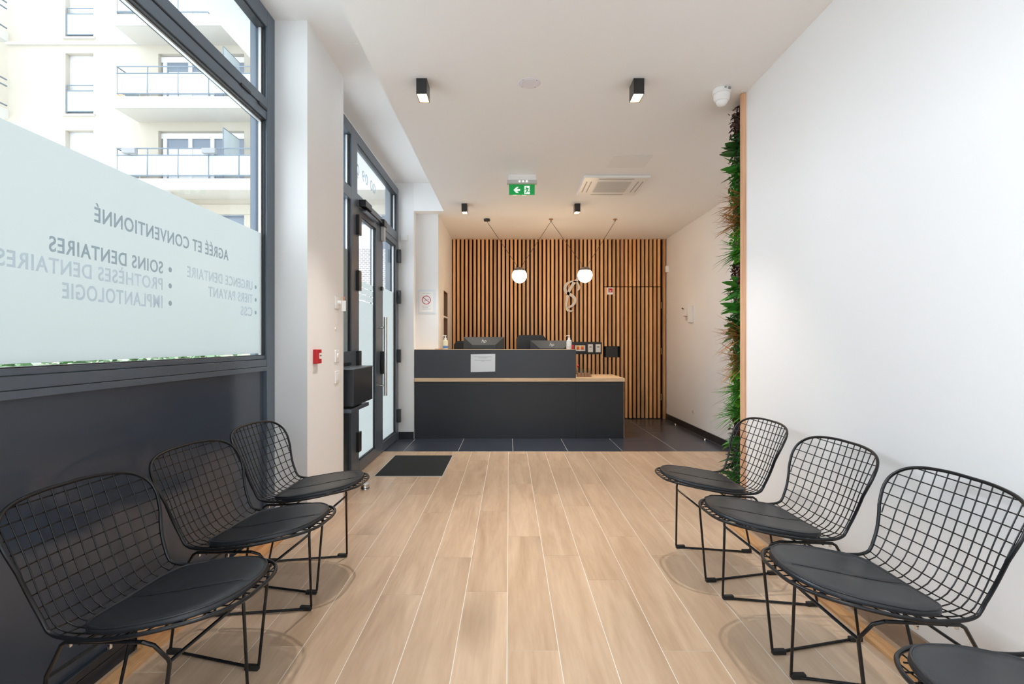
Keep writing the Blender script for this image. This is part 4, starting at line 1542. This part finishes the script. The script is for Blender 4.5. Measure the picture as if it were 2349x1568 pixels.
PX = 1.592


def grass(z, yy, n, L, m, name, spread=0.9):
    mb = MB()
    for i in range(n):
        a = prng.uniform(-spread, spread)
        e = prng.uniform(-0.85, 0.75)
        d = (-1.0, math.sin(a) * 0.5, e)
        blade(mb, (PX - .002, yy + prng.uniform(-.025, .025), z + prng.uniform(-.03, .03)), d, L * prng.uniform(.65, 1.05), 0.006, prng.uniform(0.0, 0.35), 5, prng.uniform(-.008, .008))
    return mb.build(name, m, pw, smooth=True, ang=80)


def broad(z, yy, n, L, m, name):
    mb = MB()
    for i in range(n):
        a = prng.uniform(-0.8, 0.8)
        e = prng.uniform(-0.6, 0.75)
        blade(mb, (PX - .002, yy + prng.uniform(-.02, .02), z + prng.uniform(-.03, .03)), (-1, math.sin(a) * .6, e), L * prng.uniform(.7, 1.0), 0.044, prng.uniform(0, .25), 5)
    return mb.build(name, m, pw, smooth=True, ang=80)


def filler(z0, z1, n, m, name, depth=0.055, w=0.016):
    mb = MB()
    for i in range(n):
        z = prng.uniform(z0, z1)
        y = prng.uniform(3.465, 3.66)
        x = PX - prng.uniform(0.004, depth)
        d = (prng.uniform(-1, 0.1), prng.uniform(-.8, .8), prng.uniform(-.8, .8))
        blade(mb, (x, y, z), d, prng.uniform(.018, .034), w * prng.uniform(.7, 1.2), .2, 2)
    return mb.build(name, m, pw, smooth=True, ang=80)


for z0, z1, m in ((2.62, 2.78, 'leaf_p'), (2.36, 2.62, 'leaf_d'), (2.2, 2.40, 'leaf_g'), (1.93, 2.26, 'leaf_g'), (1.72, 1.95, 'leaf_b'), (1.56, 1.74, 'leaf_p'), (1.30, 1.58, 'leaf_g'), (1.02, 1.32, 'leaf_g'), (0.66, 1.02, 'leaf_b'), (0.55, 0.68, 'leaf_p'), (0.40, 0.56, 'leaf_g'), (0.05, 0.42, 'leaf_g')):
    filler(z0, z1, int((z1 - z0) * 1500), M[m], 'small_leaf_filler')
for z, m in ((2.5, 'leaf_d'), (2.36, 'leaf_g'), (1.56, 'leaf_g'), (1.42, 'leaf_g'), (1.30, 'leaf_d'), (0.52, 'leaf_g'), (0.40, 'leaf_d'), (0.24, 'leaf_g')):
    broad(z, 3.52 + prng.uniform(0, .08), 8, 0.170, M[m], 'broad_leaf_plant')
for z, m in ((2.14, 'leaf_o'), (2.00, 'leaf_o'), (1.82, 'leaf_g'), (1.24, 'leaf_o'), (1.06, 'leaf_o'), (0.88, 'leaf_g'), (0.72, 'leaf_g')):
    grass(z, 3.54, 48, 0.215, M[m], 'grass_tuft')

# ================================================================ OUTSIDE
struct('ground', MB().box(-60, 30, -30, 60, -0.3, -0.14), M['asphalt'], 'street outside')
DW, DF = 19.0, 17.85


def FX(px, Y=DW):
    return (px - 1168) * Y / F


def FZ(py, Y=DW):
    return EYE + (786 - py) * Y / F


bl = thing('apartment_building', 'cream apartment block with glass balconies across the street', 'building', (-13, DW, -0.14))
H3 = 188 * DF / F            # storey height
hol = []
tops = [FZ(122) + H3 * k for k in (-1, 0, 1, 2)]
nwin = [(FX(150), FX(214), FZ(262) + H3 * k, FZ(122) + H3 * k) for k in (-1, 0, 1)]
dwin = [(FX(363), FX(560), FZ(300) - 2.25 + H3 * k + 0.02, FZ(300) + H3 * k) for k in (-1, 0, 1, 2)]
dwin2 = [(FX(760), FX(940), a[2], a[3]) for a in dwin]
bx0, bx1 = FX(20), FX(1500)
bz1 = FZ(-420)
MB().holes_xz(bx0, bx1, 4.6, bz1, DW, DW + 0.3, nwin + dwin + dwin2).build('wall', M['facade'], bl)
MB().box(bx0, FX(690), DW, DW + 0.3, -0.14, 4.6).build('ground_floor_wall', M['facade'], bl)
MB().box(FX(690), bx1, DW - 0.15, DW + 0.3, -0.14, FZ(572)).build('brick_base', M['brick'], bl)
MB().box(bx0 - 0.05, FX(322), DW - 0.08, DW, FZ(104), FZ(98)).build('cornice', M['facade_w'], bl)
MB().box(FX(318), FX(1500), DW - 0.06, DW, FZ(492), FZ(470)).build('stone_band', M['facade'], bl)
for x0, x1, z0, z1 in nwin:
    f = MB().box(x0, x1, DW + 0.2, DW + 0.23, z0, z1).build('window', M['shutter'], bl)
    mb = MB()
    xa, xb = x0 + 0.03, x1 - 0.02
    for zz in (z0 + 1.06, z0 + 0.86, z0 + 0.10):
        mb.tube([(xa, DW + 0.03, zz), (xb, DW + 0.03, zz)], 0.02, 6)
    mb.tube([(xa, DW + 0.03, z0 + 0.06), (xa, DW + 0.03, z0 + 1.06)], 0.02, 6)
    mb.build('railing', M['rail'], f)
    MB().box(xa, xb, DW + 0.03, DW + 0.045, z0 + 0.13, z0 + 0.84).build('glass_panel', M['frostp'], f)
    MB().box(x0 - 0.08, x1 + 0.08, DW - 0.06, DW + 0.2, z0 - 0.07, z0).build('sill', M['facade_w'], f)
for x0, x1, z0, z1 in dwin + dwin2:
    mb = MB()
    f_ = 0.07
    w = x1 - x0
    xs_ = [x0 + 0.12, x0 + 0.12 + (w - 0.12) * 0.31, x0 + 0.12 + (w - 0.12) * 0.58, x1]
    for xx in xs_:
        mb.box(xx - f_, xx + f_, DW + 0.18, DW + 0.26, z0, z1 - 0.12)
    mb.box(x0, x1, DW + 0.17, DW + 0.26, z1 - 0.22, z1 - 0.02)
    mb.box(x0, x1, DW + 0.18, DW + 0.26, z0, z0 + 0.12)
    fr_ = mb.build('window', M['pvc'], bl)
    MB().box(x0, x1, DW + 0.225, DW + 0.235, z0, z1 - 0.1).build('pane', M['darkpane'], fr_)
    MB().box(xs_[0] + .12, xs_[2] - .12, DW + 0.212, DW + 0.222, z0, z1 - 0.55).build('curtain', M['curtain'], fr_)
mb = MB()
for xa, xb in ((265, 1040),):
    for k in (-1, 0, 1, 2):
        zb = FZ(248, DF) + H3 * k - (0 if k != -1 else 0)
        x0, x1 = FX(xa, DF), FX(xb, DF)
        b_ = MB().box(x0, x1, DF, DW, zb + 0.02, zb + 0.16)
        b_.box(x0 - 0.03, x1, DF - 0.05, DF, zb, zb + 0.38)
        b_.box(x0 - 0.03, x0 + 0.06, DF, DW, zb, zb + 0.38)
        bo = b_.build('balcony_slab', M['facade_w'], bl)
        MB().box(x0 + 0.06, x1 - .02, DF + 0.01, DW - 0.001, zb, zb + 0.019).build('soffit', M['soffit'], bo)
        m2 = MB()
        zr = zb + 0.38
        yf = DF + 0.03
        for zz, rr in ((zr + 1.05, .022), (zr + 0.82, .02), (zr + 0.12, .02)):
            m2.tube([(x0 + .02, DW, zz), (x0 + .02, yf, zz), (x1, yf, zz)], rr, 6)
        n = 11
        for i in range(n + 1):
            xx = x0 + .02 + (x1 - x0 - .04) * i / n
            m2.tube([(xx, yf + .02, zr), (xx, yf + .02, zr + 1.05)], .018, 6)
        m2.build('railing', M['rail'], bo)
        m3 = MB()
        for i in range(n):
            a = x0 + .05 + (x1 - x0 - .04) * i / n
            b = x0 + .0 + (x1 - x0 - .04) * (i + 1) / n
            m3.box(a, b, yf - .012, yf - .004, zr + 0.15, zr + 0.79)
        m3.box(x0 + .008, x0 + .016, yf, DW - .02, zr + 0.15, zr + 0.79)
        m3.build('glass_panel', M['frostp'], bo)
        xd = FX(511, DF + .1)
        dv = MB().prism([(xd, DF + .12, zr), (xd, DW, zr), (xd, DW, zr + 1.76), (xd, DF + .12, zr + 1.76)], (0.03, 0, 0))
        dv.build('divider_screen', M['frostp'], bo)
        MB().tube([(xd + .015, DF + .10, zr), (xd + .015, DF + .10, zr + 1.78), (xd + .015, DW, zr + 1.78)], .022, 6).build('divider_frame', M['rail'], bo)
# near wing on the far left with its own balconies
for k in (0, 1):
    zb = FZ(272) + H3 * k
    m0 = MB().box(FX(-190), FX(20), DW - 1.9, DW - .01, zb - 0.02, zb + 0.3)
    bo = m0.build('balcony_slab', M['facade_w'], bl)
    m2 = MB()
    zz = zb + .3
    for h_ in (.15, .85, 1.08):
        m2.tube([(FX(-190), DW - 1.85, zz + h_), (FX(18), DW - 1.85, zz + h_), (FX(18), DW - .05, zz + h_)], .03, 6)
    m2.tube([(FX(18), DW - 1.85, zz), (FX(18), DW - 1.85, zz + 1.08)], .03, 6)
    m2.build('railing', M['rail'], bo)
    MB().box(FX(-190), FX(17), DW - 1.87, DW - 1.85, zz + .18, zz + .82).build('glass_panel', M['frostp'], bo)
MB().box(FX(-400), FX(20), DW + 1.0, DW + 1.3, -0.14, bz1).build('recessed_wall', M['facade'], bl)
MB().tube([(FX(421), DF + .2, -0.14), (FX(421), DF + .2, FZ(436, DF))], .19, 20).build('column', M['facade_w'], bl, smooth=True)
# planters and small things hung on the third balcony
for k, (px, lab) in enumerate(((301, 'grey flower box at the left end of the middle balcony rail'), (483, 'grey flower box on the balcony rail in front of the windows'))):
    x0 = FX(px - 15, DF)
    zz = FZ(354, DF)
    o = MB().box(x0, x0 + .45, DF - .16, DF - .0, zz, zz + .17, .01).build('flower_box', M['grey'], origin=(x0 + .2, DF - .08, zz))
    tag(o, lab, 'planter', 'flower boxes on the balcony rail')
# clipped hedge under the big window
hr = random.Random(11)
mb = MB()
for i in range(5200):
    x = -1.60 - abs(hr.gauss(0, .28))
    y = hr.uniform(.3, 3.17)
    z = hr.uniform(-.1, 1.13 + .02 * math.sin(y * 9))
    if i % 3 == 0:
        z = 1.10 + hr.uniform(-.05, .045)
    a = hr.uniform(0, 2 * PI)
    s_ = hr.uniform(.012, .026)
    u = Vector((math.cos(a), math.sin(a), hr.uniform(-.5, .5))) * s_
    v = Vector((-math.sin(a), math.cos(a), hr.uniform(-.9, .9))) * s_ * .7
    c = Vector((x, y, z))
    mb.quad(c - u, c + v * .8, c + u, c - v * .8)
o = mb.build('hedge', M['hedge'])
tag(o, 'green hedge outside just below the frosted window film', 'hedge', kind='stuff')

# ---------------------------------------------------------------- tidy helper properties
for o in bpy.data.objects:
    for k in ('_o', '_n'):
        if k in o:
            del o[k]
